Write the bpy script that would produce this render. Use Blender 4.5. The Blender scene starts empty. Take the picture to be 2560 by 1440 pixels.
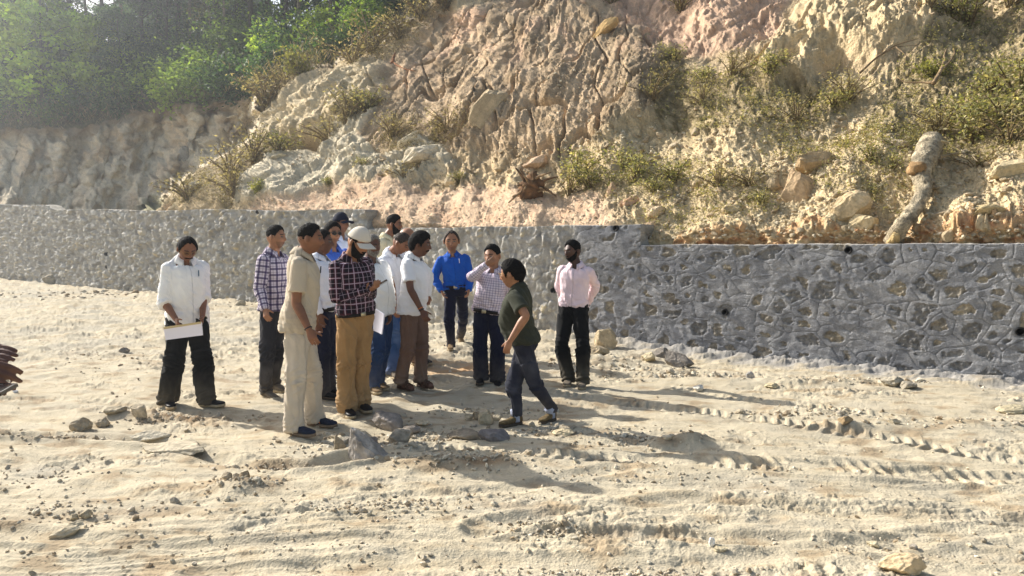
import bpy, bmesh, math, random
import numpy as np
from mathutils import Vector, Matrix, kdtree
C = bpy.context
SC = C.scene
R = math.radians

# ---------------------------------------------------------------- camera, sky, sun, exposure
F = 1850.0; CX = 1280.0; CY = 720.0; EYE = 1.65; PITCH = math.atan(128.0 / F)
cam = bpy.data.cameras.new('camera'); camo = bpy.data.objects.new('camera', cam)
SC.collection.objects.link(camo); SC.camera = camo
cam.sensor_width = 36.0; cam.lens = 36.0 * F / 2560.0
cam.clip_start = 0.05; cam.clip_end = 2000
camo.location = (0, 0, EYE); camo.rotation_euler = (math.pi / 2 - PITCH, 0, 0)
SUN_EL = R(33.0); SUN_AZ = math.atan2(-0.83, 0.56)
w = bpy.data.worlds.new('World'); SC.world = w; w.use_nodes = True
nt = w.node_tree
sky = nt.nodes.new('ShaderNodeTexSky'); sky.sky_type = 'NISHITA'; sky.sun_disc = False
sky.sun_elevation = SUN_EL; sky.sun_rotation = SUN_AZ; sky.dust_density = 2.0; sky.air_density = 1.0
bg = nt.nodes['Background']; bg.inputs[1].default_value = 0.10
tint = nt.nodes.new('ShaderNodeVectorMath'); tint.operation = 'MULTIPLY'; tint.inputs[1].default_value = (1.0, 0.95, 0.88)
nt.links.new(sky.outputs[0], tint.inputs[0]); nt.links.new(tint.outputs[0], bg.inputs[0])
sl = bpy.data.lights.new('sun', 'SUN'); sl.energy = 5.0; sl.angle = R(0.6); sl.color = (1.0, 0.955, 0.88)
so = bpy.data.objects.new('sun', sl); SC.collection.objects.link(so)
sd = Vector((math.sin(SUN_AZ) * math.cos(SUN_EL), math.cos(SUN_AZ) * math.cos(SUN_EL), math.sin(SUN_EL)))
so.rotation_euler = (-sd).to_track_quat('-Z', 'Y').to_euler()
SC.view_settings.view_transform = 'Standard'; SC.view_settings.look = 'None'
SC.view_settings.exposure = 0.96; SC.view_settings.gamma = 1.0; SC.view_settings.use_curve_mapping = False

rng = np.random.default_rng(7)
random.seed(7)

# ---------------------------------------------------------------- helpers
def ray(px, py):
    """direction through a photograph pixel, scaled to y = 1"""
    v = (CY - np.asarray(py, float)) / F; x = (np.asarray(px, float) - CX) / F
    y = math.cos(PITCH) + v * math.sin(PITCH); z = v * math.cos(PITCH) - math.sin(PITCH)
    return x / y, z / y
def P3(px, py, Y):
    x, z = ray(px, py)
    return np.stack([x * Y, np.asarray(Y, float) + 0 * x, EYE + z * Y], -1)
def to_px(p):
    p = np.asarray(p, float); d = p - np.array([0, 0, EYE])
    f = d[..., 1] * math.cos(PITCH) - d[..., 2] * math.sin(PITCH)
    u = d[..., 1] * math.sin(PITCH) + d[..., 2] * math.cos(PITCH)
    return CX + F * d[..., 0] / f, CY - F * u / f
def lin(r, g, b):
    c = np.array([r, g, b], float) / 255
    return np.where(c <= 0.04045, c / 12.92, ((c + 0.055) / 1.055) ** 2.4)
def sst(a, b, x):
    t = np.clip((x - a) / (b - a), 0, 1); return t * t * (3 - 2 * t)

def _h(ix, iy, seed):
    n = (ix.astype(np.int64) * 374761393 + iy.astype(np.int64) * 668265263 + seed * 1442695041) & 0xffffffff
    n = ((n ^ (n >> 13)) * 1274126177) & 0xffffffff
    n = (n ^ (n >> 16)) & 0xffffffff
    return n
def h01(ix, iy, seed): return _h(ix, iy, seed) / 4294967295.0
def pn(x, y, seed=0):
    x = np.asarray(x, float); y = np.asarray(y, float)
    ix = np.floor(x); iy = np.floor(y); fx = x - ix; fy = y - iy
    u = fx * fx * fx * (fx * (fx * 6 - 15) + 10); v = fy * fy * fy * (fy * (fy * 6 - 15) + 10)
    def g(a, b, dx, dy):
        t = h01(ix + a, iy + b, seed) * 2 * math.pi
        return np.cos(t) * dx + np.sin(t) * dy
    n00 = g(0, 0, fx, fy); n10 = g(1, 0, fx - 1, fy); n01 = g(0, 1, fx, fy - 1); n11 = g(1, 1, fx - 1, fy - 1)
    return ((n00 * (1 - u) + n10 * u) * (1 - v) + (n01 * (1 - u) + n11 * u) * v) * 1.5
def fbm(x, y, o=4, seed=0, gain=0.5):
    s = 0; a = 1.0; f = 1.0
    for k in range(o):
        s = s + a * pn(x * f, y * f, seed + k * 17); a *= gain; f *= 2.03
    return s
def ridged(x, y, o=3, seed=0):
    s = 0; a = 1.0; f = 1.0
    for k in range(o):
        s = s + a * (1 - 2 * np.abs(pn(x * f, y * f, seed + k * 31))); a *= 0.5; f *= 2.1
    return s
def voro(x, y, seed=0, jit=0.9):
    """F1, F2, cell hash and offset from the cell's centre"""
    x = np.asarray(x, float); y = np.asarray(y, float)
    ix = np.floor(x); iy = np.floor(y)
    f1 = np.full(x.shape, 9.0); f2 = np.full(x.shape, 9.0); cid = np.zeros(x.shape); cid2 = np.zeros(x.shape)
    for a in (-1, 0, 1):
        for b in (-1, 0, 1):
            jx = ix + a; jy = iy + b
            px = jx + 0.5 + (h01(jx, jy, seed) - 0.5) * jit; py = jy + 0.5 + (h01(jx, jy, seed + 5) - 0.5) * jit
            d = np.hypot(px - x, py - y); c = h01(jx, jy, seed + 9)
            m = d < f1
            f2 = np.where(m, f1, np.minimum(f2, d)); cid = np.where(m, c, cid); f1 = np.where(m, d, f1)
    return f1, f2, cid

def facet(x, y, seed=0, jit=0.95, tilt=1.0):
    """fractured blocks: every cell is a small tilted plane; also the crack distance"""
    ix = np.floor(x); iy = np.floor(y); f1 = np.full(x.shape, 9.0); f2 = np.full(x.shape, 9.0); h = np.zeros(x.shape)
    for a in (-1, 0, 1):
        for b in (-1, 0, 1):
            jx = ix + a; jy = iy + b
            px = jx + 0.5 + (h01(jx, jy, seed) - 0.5) * jit; py = jy + 0.5 + (h01(jx, jy, seed + 5) - 0.5) * jit
            d = np.abs(px - x) * 0.6 + np.hypot(px - x, py - y) * 0.6; m = d < f1
            hh = (h01(jx, jy, seed + 9) - 0.5) * 0.7 + tilt * ((x - px) * (h01(jx, jy, seed + 11) - 0.5) + (y - py) * (h01(jx, jy, seed + 13) - 0.5)) * 1.6
            f2 = np.where(m, f1, np.minimum(f2, d)); h = np.where(m, hh, h); f1 = np.where(m, d, f1)
    return h, f2 - f1

def grid_faces(nr, nc, mask=None):
    i = np.arange(nr - 1)[:, None] * nc + np.arange(nc - 1)[None, :]
    q = np.stack([i, i + 1, i + nc + 1, i + nc], -1)
    if mask is not None: q = q[mask]
    return q.reshape(-1, 4)

def mesh_np(name, V, Fq, mat=None, parent=None, col=None, smooth=True, attrs=None, link=True, flip=False):
    """numpy arrays -> one mesh object; Fq an (n,3) or (n,4) index array or a list of such arrays"""
    V = np.asarray(V, np.float32).reshape(-1, 3)
    arrs = [np.asarray(a, np.int32) for a in (Fq if isinstance(Fq, list) else [Fq]) if len(a)]
    if flip: arrs = [a[:, ::-1] for a in arrs]
    me = bpy.data.meshes.new(name)
    me.vertices.add(len(V)); me.vertices.foreach_set('co', V.ravel())
    lv = np.concatenate([a.ravel() for a in arrs]); tot = np.concatenate([np.full(len(a), a.shape[1], np.int32) for a in arrs])
    st = np.concatenate([[0], np.cumsum(tot)[:-1]]).astype(np.int32)
    me.loops.add(len(lv)); me.loops.foreach_set('vertex_index', lv)
    me.polygons.add(len(tot)); me.polygons.foreach_set('loop_start', st)
    me.polygons.foreach_set('loop_total', tot)
    me.polygons.foreach_set('use_smooth', np.full(len(tot), bool(smooth)))
    if col is not None:
        c = np.ones((len(V), 4), np.float32); c[:, :3] = np.asarray(col, np.float32).reshape(-1, 3)
        a = me.color_attributes.new('col', 'FLOAT_COLOR', 'POINT'); a.data.foreach_set('color', c.ravel())
    for k, v in (attrs or {}).items():
        a = me.attributes.new(k, 'FLOAT_VECTOR', 'POINT'); a.data.foreach_set('vector', np.asarray(v, np.float32).ravel())
    me.update(calc_edges=True); me.validate()
    if mat: me.materials.append(mat)
    o = bpy.data.objects.new(name, me)
    if link: SC.collection.objects.link(o)
    if parent is not None: o.parent = parent
    return o
def tag(o, label=None, cat=None, group=None, kind=None):
    if label: o['label'] = label
    if cat: o['category'] = cat
    if group: o['group'] = group
    if kind: o['kind'] = kind
    return o
def empty(name, loc=(0, 0, 0)):
    o = bpy.data.objects.new(name, None); o.location = loc; SC.collection.objects.link(o); return o

# ---------------------------------------------------------------- materials
def new_mat(name, rough=0.9, spec=0.2):
    m = bpy.data.materials.new(name); m.use_nodes = True
    b = m.node_tree.nodes['Principled BSDF']; b.inputs['Roughness'].default_value = rough
    b.inputs['Specular IOR Level'].default_value = spec
    return m, m.node_tree, b
def earth_mat(name, scale=6.0, amt=0.35, bump=0.5, bdist=0.02, base=None, rough=0.95, attr='col', fine=60.0):
    """colour attribute (or one colour) broken up by two procedural noises, with a fine bump"""
    m, t, b = new_mat(name, rough, 0.15)
    N = t.nodes; L = t.links
    tc = N.new('ShaderNodeTexCoord')
    n1 = N.new('ShaderNodeTexNoise'); n1.inputs['Scale'].default_value = scale; n1.inputs['Detail'].default_value = 8; n1.inputs['Roughness'].default_value = 0.65
    n2 = N.new('ShaderNodeTexNoise'); n2.inputs['Scale'].default_value = fine; n2.inputs['Detail'].default_value = 4
    L.new(tc.outputs['Object'], n1.inputs['Vector']); L.new(tc.outputs['Object'], n2.inputs['Vector'])
    mr = N.new('ShaderNodeMapRange'); mr.inputs['From Min'].default_value = 0.3; mr.inputs['From Max'].default_value = 0.7
    mr.inputs['To Min'].default_value = 1 - amt; mr.inputs['To Max'].default_value = 1 + amt * 0.6
    L.new(n1.outputs['Fac'], mr.inputs['Value'])
    mr2 = N.new('ShaderNodeMapRange'); mr2.inputs['From Min'].default_value = 0.3; mr2.inputs['From Max'].default_value = 0.7
    mr2.inputs['To Min'].default_value = 1 - amt * 0.6; mr2.inputs['To Max'].default_value = 1 + amt * 0.4
    L.new(n2.outputs['Fac'], mr2.inputs['Value'])
    mu = N.new('ShaderNodeMath'); mu.operation = 'MULTIPLY'; L.new(mr.outputs[0], mu.inputs[0]); L.new(mr2.outputs[0], mu.inputs[1])
    vm = N.new('ShaderNodeVectorMath'); vm.operation = 'SCALE'; L.new(mu.outputs[0], vm.inputs['Scale'])
    if base is None:
        a = N.new('ShaderNodeAttribute'); a.attribute_name = attr; L.new(a.outputs['Color'], vm.inputs[0])
    else: vm.inputs[0].default_value = tuple(base)
    L.new(vm.outputs[0], b.inputs['Base Color'])
    bp = N.new('ShaderNodeBump'); bp.inputs['Strength'].default_value = bump; bp.inputs['Distance'].default_value = bdist
    ad = N.new('ShaderNodeMath'); ad.operation = 'ADD'; L.new(n1.outputs['Fac'], ad.inputs[0]); L.new(n2.outputs['Fac'], ad.inputs[1])
    L.new(ad.outputs[0], bp.inputs['Height']); L.new(bp.outputs[0], b.inputs['Normal'])
    return m

M_ground = earth_mat('sandy_ground', 3.0, 0.16, 0.7, 0.012, fine=70)
M_hill = earth_mat('hill_soil', 2.5, 0.30, 0.8, 0.05, fine=26)
M_wall = earth_mat('wall_masonry', 5.0, 0.25, 0.6, 0.012, fine=60)
M_rock = earth_mat('rock', 4.0, 0.28, 0.8, 0.02, fine=30)
def flat_mat(name, rgb, rough=0.7, spec=0.3, metal=0.0):
    m, t, b = new_mat(name, rough, spec); b.inputs['Base Color'].default_value = (*lin(*rgb), 1)
    b.inputs['Metallic'].default_value = metal; return m
M_pipe = flat_mat('black_pipe', (16, 16, 17), 0.5, 0.4)

# ---------------------------------------------------------------- ground height
def track(x, y, pts, w, h, lugs=0.0, seed=3):
    """a shallow rut with raised edges along a polyline given in world metres"""
    out = np.zeros(np.shape(x))
    pts = np.asarray(pts, float); s0 = 0
    best = np.full(np.shape(x), 9.0); bs = np.zeros(np.shape(x))
    for a, b in zip(pts[:-1], pts[1:]):
        d = b - a; L = np.hypot(*d); t = np.clip(((x - a[0]) * d[0] + (y - a[1]) * d[1]) / L ** 2, 0, 1)
        dx = x - a[0] - t * d[0]; dy = y - a[1] - t * d[1]; r = np.hypot(dx, dy)
        m = r < best; best = np.where(m, r, best); bs = np.where(m, s0 + t * L, bs); s0 += L
    q = best / w
    prof = -np.exp(-(q * 1.3) ** 4) + 0.9 * np.exp(-((q - 1.25) / 0.35) ** 2)
    fade = 0.65 + 0.5 * pn(bs * 0.9, q * 0.5, seed)
    out = h * prof * fade
    if lugs: out = out + lugs * np.exp(-(q) ** 4) * sst(0.0, 0.5, np.sin(bs * 2 * math.pi / 0.105 + q * 2.6 + 0.8 * pn(bs * 5, q, seed + 7))) * np.clip(0.35 + 1.3 * pn(bs * 1.6, q * 0.8, seed + 4), 0, 1.1)
    return out
def gw(px, py):
    """world ground point under a photograph pixel (flat ground)"""
    x, z = ray(px, py); Y = -EYE / z; return float(x * Y), float(Y)
TRACKS = [
    ([gw(-60, 1085), gw(250, 1090), gw(420, 1110), gw(620, 1165), gw(760, 1175), gw(900, 1160)], 0.10, 0.05, 0),
    ([gw(-60, 1190), gw(300, 1240), gw(700, 1290), gw(1300, 1230), gw(1560, 1180)], 0.09, 0.012, 0.0),
    ([gw(1020, 960), gw(1180, 935), gw(1350, 975), gw(1700, 1030), gw(2150, 1090), gw(2700, 1175)], 0.14, 0.024, 0.030),
    ([gw(1240, 880), gw(1500, 935), gw(1900, 1010), gw(2200, 1050)], 0.13, 0.02, 0.018),
    ([gw(1050, 1130), gw(1400, 1150), gw(1700, 1165), gw(2050, 1175), gw(2700, 1200)], 0.14, 0.03, 0.030),
    ([gw(1200, 1330), gw(1700, 1260), gw(2000, 1270), gw(2700, 1310)], 0.10, 0.026, 0),
    ([gw(-50, 1330), gw(500, 1375), gw(1200, 1345), gw(1900, 1350), gw(2650, 1400)], 0.09, 0.022, 0),
    ([gw(500, 1440), gw(1100, 1410), gw(1700, 1420), gw(2400, 1330), gw(2700, 1290)], 0.10, 0.018, 0),
    ([gw(900, 1120), gw(1040, 1010), gw(1120, 950)], 0.22, 0.03, 0.0),
    ([gw(-50, 1010), gw(200, 1000), gw(640, 1050), gw(860, 1110)], 0.12, 0.016, 0.010),
]
MOUNDS = [(1700, 1120, 0.26, 0.11, 0.13), (600, 1235, 0.17, 0.12, 0.10), (1100, 1170, 0.34, 0.12, 0.07), (300, 1035, 0.5, 0.2, 0.05),
          (120, 1090, 0.5, 0.1, 0.05), (230, 1200, 0.35, 0.2, 0.05), (1500, 900, 0.5, 0.3, 0.10), (1800, 950, 0.8, 0.25, 0.05),
          (2100, 1075, 0.35, 0.1, 0.06), (470, 740, 1.5, 0.7, 0.12), (700, 790, 0.9, 0.4, 0.08), (200, 770, 1.4, 0.5, 0.10), (1080, 900, 0.5, 0.2, 0.09), (400, 1110, 0.35, 0.09, 0.05),
          (2450, 1060, 0.5, 0.15, 0.06), (850, 1150, 0.2, 0.15, 0.04), (1620, 1390, 0.5, 0.2, 0.03), (2020, 960, 0.8, 0.2, 0.09), (900, 800, 0.7, 0.4, 0.06),
          (1250, 1150, .3, .08, .05)]
def gh(x, y, detail=True):
    x = np.asarray(x, float); y = np.asarray(y, float)
    near = np.exp(-((x + 0.4) / 2.6) ** 2 - ((y - 7.5) / 2.2) ** 2)
    h = 0.07 * pn(x * 0.22, y * 0.3, 1) * (1 - 0.8 * near)
    h = h + 0.022 * fbm(x * 1.1 + 0.6 * y, y * 1.8, 3, 2) * (1 - 0.4 * near)
    for (a, b, sx, sy, hh) in MOUNDS:
        mx, my = gw(a, b); r = ((x - mx) / sx) ** 2 + ((y - my) / sy) ** 2
        h = h + 0.75 * hh * np.exp(-r) * (1 + 0.5 * pn(x * 6, y * 6, 8))
    for pts, w_, h_, lg in TRACKS: h = h + track(x, y, pts, w_, h_, lg)
    if detail:
        wx = x + 0.25 * pn(x * 0.7, y * 0.9, 40); wy = y + 0.18 * pn(x * 0.6, y * 0.8, 41)
        rough = sst(0.0, 0.6, fbm(x * 0.8, y * 1.5, 3, 50)) ; far = sst(7.5, 10.5, y)
        rough = np.clip(rough + far * 0.5, 0, 1.3) * (1 - 0.6 * np.exp(-((x - 0.6) / 2.4) ** 4 - ((y - 6.2) / 1.9) ** 4))
        fq, cq = facet(wx * 5.5, wy * 11, 55); fr2, cr2 = facet(wx * 14, wy * 24, 56)
        h = h + 0.005 * fbm(wx * 0.7, wy * 8, 2, 57) + 0.010 * fbm(wx * 1.2 + 0.5 * wy, wy * 20, 3, 51) * sst(-0.3, 0.5, fbm(x * 0.5, y * 0.9, 2, 58)) + 0.006 * fbm(wx * 2.2 - 1.1 * wy, wy * 14, 2, 59) * sst(0.3, -0.4, fbm(x * 0.5, y * 0.9, 2, 58)) + 0.0035 * fbm(x * 9, y * 12, 3, 63) + 0.008 * rough * fbm(wx * 5, wy * 9, 3, 52) + (0.12 + rough) * (0.014 * fq + 0.007 * fr2)   # drag marks
        f1, f2, c = voro(wx * 9, wy * 9, 60)
        h = h + rough * 0.020 * np.clip(1 - f1 * 1.6, 0, 1) * (c > 0.8) * (0.3 + c)
        f1, f2, c = voro(x * 22, y * 22, 61)
        h = h + (0.08 + rough) * 0.008 * np.clip(1 - f1 * 1.7, 0, 1) * (c > 0.72)
        h = h + 0.004 * (0.4 + rough) * fbm(x * 26, y * 26, 2, 62)
        h = h + far * 0.05 * np.clip(fbm(x * 1.8, y * 2.6, 4, 70), -0.1, 1)
        # foot prints and heel marks
        f1, f2, c = voro(x * 2.3, y * 2.9, 66); h = h - 0.012 * sst(0.28, 0.12, f1) * (c > 0.5)
    return h

def build_ground():
    rows_py = np.concatenate([np.array([2600, 2300, 2050, 1900, 1800, 1700, 1620, 1560]), np.arange(1520, 1000, -1.7), np.arange(1000, 690, -1.4), np.arange(690, 640, -2)])
    Ys = -EYE / ray(0, rows_py)[1]
    Ys = np.concatenate([[-30, -12, -5, -2, 0.0], Ys, [70, 90, 110, 140]])
    us = np.concatenate([np.linspace(-1400, -240, 40), np.arange(-230, 2790, 2.6), np.linspace(2800, 4000, 40)])
    ux = (us - CX) / F
    Yw = np.maximum(Ys, 1.2)
    X = ux[None, :] * Yw[:, None]; X[:, 0] -= 60; X[:, -1] += 60
    Y = np.repeat(Ys[:, None], len(us), 1)
    Z = gh(X, Y); 
    ends = np.minimum(1, np.exp(-(np.maximum(Y - 30, 0)) / 10)); Z = Z * ends
    px, py = us[None, :] + 0 * X, 0 * X
    # colour: pale sand, with browner damp clods and a trace of cement grey by the wall
    base = lin(188, 176, 151); brown = lin(146, 124, 96); grey = lin(172, 164, 146); orange = lin(196, 156, 112); dull_sand = lin(176, 160, 131)
    n = fbm(X * 0.7, Y * 1.3, 4, 80); n2 = fbm(X * 3.1, Y * 5.2, 4, 81)
    col = np.empty(X.shape + (3,)); col[:] = base
    def mix(c, m): 
        nonlocal col; m = np.clip(m, 0, 1)[..., None]; col = col * (1 - m) + c * m
    mix(dull_sand, sst(-0.2, 0.5, n2) * 0.5)  # duller sand tone in random patches
    mix(brown, sst(0.25, 0.75, n2 + 0.4 * n) * 0.55)
    mix(grey, sst(8, 12, Y) * sst(-0.2, 0.5, n) * 0.85)
    mix(grey, sst(0.1, 0.6, fbm(X * 1.7 + 9, Y * 2.2, 3, 83)) * 0.4)
    for (a, b, sx, sy, c, k) in [(1160, 922, 0.55, 0.35, orange, .8), (600, 1225, 0.22, 0.14, brown, .9), (130, 1090, 0.5, 0.08, brown, .8),
            (450, 1040, 0.45, 0.16, brown, .9), (700, 1170, 0.45, 0.07, brown, .8), (100, 1170, .3, .3, grey, .6), (1700, 1115, .3, .12, brown, .5),
            (1150, 1170, .5, .10, brown, .8), (2120, 1085, .35, .08, brown, .6), (120, 1300, .5, .12, brown, .4), (1010, 900, 0.4, 0.3, orange, .5), (1500, 1010, .5, .2, brown, .3)]:
        mx, my = gw(a, b); mix(c, k * np.exp(-((X - mx) / sx) ** 2 - ((Y - my) / sy) ** 2) * (1 + n2))
    # cement dust strip at the foot of the pointed wall
    dw = (12.82 - 0.8 * X - Y) / 1.28
    mix(lin(152, 148, 142), sst(0.75, 0.1, dw + 0.25 * n2) * sst(0.8, 2.2, X))
    Z = Z + 0.07 * sst(0.7, 0.0, dw) * sst(-0.4, 0.8, n2 + 0.3) * (dw > -0.5)
    o = mesh_np('ground', np.stack([X, Y, Z], -1), grid_faces(*X.shape), M_ground, col=col)
    tag(o, 'pale sandy construction ground with wheel ruts, clods and footprints', 'ground', kind='structure')
build_ground()

# ---------------------------------------------------------------- retaining walls
def wall_Y(px):
    x, _ = ray(px, 650.0); return 12.82 / (1 + 0.8 * x)
WN = np.array([-0.8, -1.0]) / math.hypot(0.8, 1.0)      # towards the viewer
def wall_pt(px, py):                                    # wall-face point -> (X, Y, Z)
    x, z = ray(px, py); Y = 12.82 / (1 + 0.8 * x); return x * Y, Y, EYE + z * Y
def zs(px, py): return wall_pt(px, py)[2]
HOLES = {0: [(645, 530, .05), (265, 635, .05), (267, 667, .05)], 1: [(1540, 570, .042), (1384, 726, .042)], 2: [(1813, 780, .042), (2121, 625, .042), (2551, 829, .045)]}
def build_wall(k, p0, p1, topf, name, label, dz):
    S0 = wall_pt(p0, 650); S1 = wall_pt(p1, 650)
    Lx = math.hypot(S1[0] - S0[0], S1[1] - S0[1])
    # spacing even on the photograph's scale: finer where the wall is near
    pxs = np.linspace(p0, p1, int(abs(p1 - p0) / 2.4))
    X, Y, _ = wall_pt(pxs, 650.0)
    zt = np.array([zs(p, topf(p)) for p in pxs]); zb = -0.35 + 0 * zt
    nz = dz; tt = np.linspace(0, 1, nz)
    Z = zb[None, :] + (zt - zb)[None, :] * tt[:, None]
    Xg = np.repeat(X[None], nz, 0); Yg = np.repeat(Y[None], nz, 0)
    U = Xg * 1.28 + 0.0                                  # metres along the wall
    f = lambda a, b, o, s: fbm(U * a, Z * b, o, s)
    wx = U + 0.05 * pn(U * 4, Z * 4, 3); wz = Z + 0.05 * pn(U * 4, Z * 4, 5)
    # pointed masonry
    f1, f2, c = voro(wx * 3.5, wz * 4.6, 11, 0.95)
    g1, g2, c2 = voro(wx * 3.5 + 0.03 * pn(U * 30, Z * 30, 7), wz * 4.6 + 0.03 * pn(U * 30, Z * 30, 8), 11, 0.95)
    size = 0.27 + 0.34 * (1 - c)
    stone = sst(size - 0.03, size + 0.05, (g2 - g1) + 0.20 * fbm(U * 9, Z * 9, 3, 12)) * (c < 0.88)
    line = np.exp(-((f2 - f1) / 0.022) ** 2) * (pn(U * 2.3, Z * 2.3, 14) > -0.25)
    rough_m = sst(0.0, 0.5, fbm(U * 1.5, Z * 1.5, 3, 15))
    hp = 0.016 * (1 - stone) - 0.010 * line + stone * 0.022 * fbm(U * 16, Z * 16, 3, 16) + 0.006 * (1 - stone) * fbm(U * 7 + Z * 3, Z * 10, 3, 17) * (1 + rough_m) + 0.012 * pn(U * 1.3, Z * 1.6, 18)
    edge = np.exp(-((stone - 0.5) / 0.28) ** 2)
    cp = np.empty(Xg.shape + (3,)); cp[:] = lin(130, 131, 134)
    mo = lin(150, 150, 151); st1 = lin(152, 143, 126); st2 = lin(134, 132, 128); st3 = lin(170, 158, 134)
    m = sst(-0.3, 0.5, fbm(U * 3, Z * 3, 4, 19))[..., None]; cp = cp * (1 - m) + mo * m
    sc_ = np.where((c2 > 0.55)[..., None], st2, np.where((c2 > 0.25)[..., None], st1, st3))
    sc_ = sc_ * (0.8 + 0.35 * fbm(U * 14, Z * 14, 3, 20))[..., None]
    cp = cp * (1 - stone[..., None] * 0.8) + sc_ * stone[..., None] * 0.8
    cp = cp * (1 - 0.35 * np.maximum(line, edge * 0.6))[..., None]
    # rubble masonry with rough mortar
    f1, f2, c = voro(wx * 6.4, wz * 5.4, 21, 0.95); fw_, _c = facet(wx * 13, wz * 9, 26); fw2_, _c2 = facet(wx * 26, wz * 16, 27)
    lum = sst(0.0, 0.35, f2 - f1)
    am = 1.5 if k == 0 else 0.8
    hr = am * (0.030 * lum * (0.3 + c) * (c > 0.35) + 0.030 * fw_ + 0.016 * fw2_ + 0.030 * fbm(U * 4, Z * 3.5, 3, 22) + 0.014 * fbm(U * 16, Z * 9, 2, 23))
    cr = np.empty(Xg.shape + (3,)); cr[:] = lin(174, 170, 162)
    mm = (lum * (c > 0.62) * sst(-0.2, 0.3, fbm(U * 10, Z * 10, 3, 24)))[..., None]
    tone = np.where((c > 0.93)[..., None], lin(206, 190, 156), lin(220, 216, 206))
    cr = cr * (1 - mm * 0.85) + tone * mm * 0.85
    dk = sst(0.1, 0.6, fbm(U * 2, Z * 3, 4, 25))[..., None]; cr = cr * (1 - 0.25 * dk)
    if k == 0: t = 0 * U
    elif k == 2: t = 0 * U + 1
    else: t = sst(1425, 1475, pxs[None, :] + 40 * pn(U * 2, Z * 2, 30))
    H = hp * t + hr * (1 - t); col = cp * t[..., None] + cr * (1 - t[..., None])
    for hx, hy, rr in HOLES[k]:
        a, b, zc = wall_pt(hx, hy); d = np.hypot((Xg - a) * 1.28, Z - zc)
        H = H * sst(rr, rr + .05, d) - 0.13 * sst(rr + 0.004, rr - 0.012, d)
        col = col * (1 - 0.97 * sst(rr + .012, rr - 0.004, d))[..., None]
    V = np.stack([Xg + WN[0] * H, Yg + WN[1] * H, Z], -1)
    # rounded coping and back face
    nb = 14; rows = [V]; cols = [col]
    for j in range(1, nb + 1):
        q = j / nb * 0.42
        zz = zt + 0.012 * fbm(pxs * 0.03, 0 * pxs + j * 0.4, 3, 31) - 0.02 * (j == nb)
        rows.append(np.stack([X - WN[0] * (q - 0.02), Y - WN[1] * (q - 0.02), zz], -1)[None]); cols.append((lin(176, 170, 158) * (0.85 + 0.2 * fbm(pxs * 0.06, 0 * pxs + j, 2, 32))[:, None])[None])
    rows.append(np.stack([X - WN[0] * 0.42, Y - WN[1] * 0.42, 0 * zt - 0.35], -1)[None]); cols.append(cols[-1])
    V = np.concatenate(rows, 0); col = np.concatenate(cols, 0)
    nr, nc = V.shape[:2]; faces = [grid_faces(nr, nc)]
    # ends: a strip of quads between front column and back column
    Vf = V.reshape(-1, 3); cf = col.reshape(-1, 3)
    for e in (0, nc - 1):
        base = len(Vf); ns = 10
        fr = V[:nz, e]; bk = fr - np.array([WN[0], WN[1], 0]) * 0.42
        jag = np.array([1.0, -0.8, 0]) / 1.28
        G = np.stack([fr * (1 - s) + bk * s + jag * (0.05 * fbm(Z[:, e] * 4, Z[:, e] * 0 + s * 3, 3, 33)[:, None] * (1 if e else -1) * (0 < s < 1)) for s in np.linspace(0, 1, ns)], 0)
        Vf = np.concatenate([Vf, G.reshape(-1, 3)]); cf = np.concatenate([cf, np.repeat(cr[:, e][None], ns, 0).reshape(-1, 3) * 0.9])
        faces.append(grid_faces(ns, nz) + base)
    o = mesh_np(name, Vf, [np.concatenate(faces)], M_wall, col=cf)
    tag(o, label, 'retaining wall')
    for hx, hy, rr in HOLES[k]:
        a, b, zc = wall_pt(hx, hy); cvec = Vector((a, b, zc)); n3 = Vector((WN[0], WN[1], 0)); tx = Vector((-WN[1], WN[0], 0))
        Vp = []; nseg = 28
        for (q, r_) in ((-0.13, rr), (0.035, rr), (0.035, rr - 0.007), (-0.12, rr - 0.007), (-0.121, 0.0005)):
            for s in range(nseg):
                an = s / nseg * 2 * math.pi; Vp.append(cvec + n3 * q + tx * (r_ * math.cos(an)) + Vector((0, 0, r_ * math.sin(an))))
        fq = [[j * nseg + s, j * nseg + (s + 1) % nseg, (j + 1) * nseg + (s + 1) % nseg, (j + 1) * nseg + s] for j in range(4) for s in range(nseg)]
        mesh_np('drain_pipe', np.array(Vp), np.array(fq), M_pipe, parent=o)
    return o
build_wall(0, -700, 918, lambda p: 525 + 2 * math.sin(p * 0.02) - 15 * float(sst(150, 120, p)), 'retaining_wall', 'long pale rubble stone wall running away at the left behind the group', 120)
build_wall(1, 918.5, 1602, lambda p: 572 - 10 * (p - 918) / 684 + 1.2 * math.sin(p * 0.03), 'retaining_wall', 'middle wall section with rough grey plaster behind the men in blue and pink shirts', 170)
build_wall(2, 1602.5, 2960, lambda p: 613 - 4 * (p - 1602) / 958 + 1.0 * math.sin(p * 0.021), 'retaining_wall', 'nearest wall section with stones framed by fresh grey mortar bands', 230)

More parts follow.
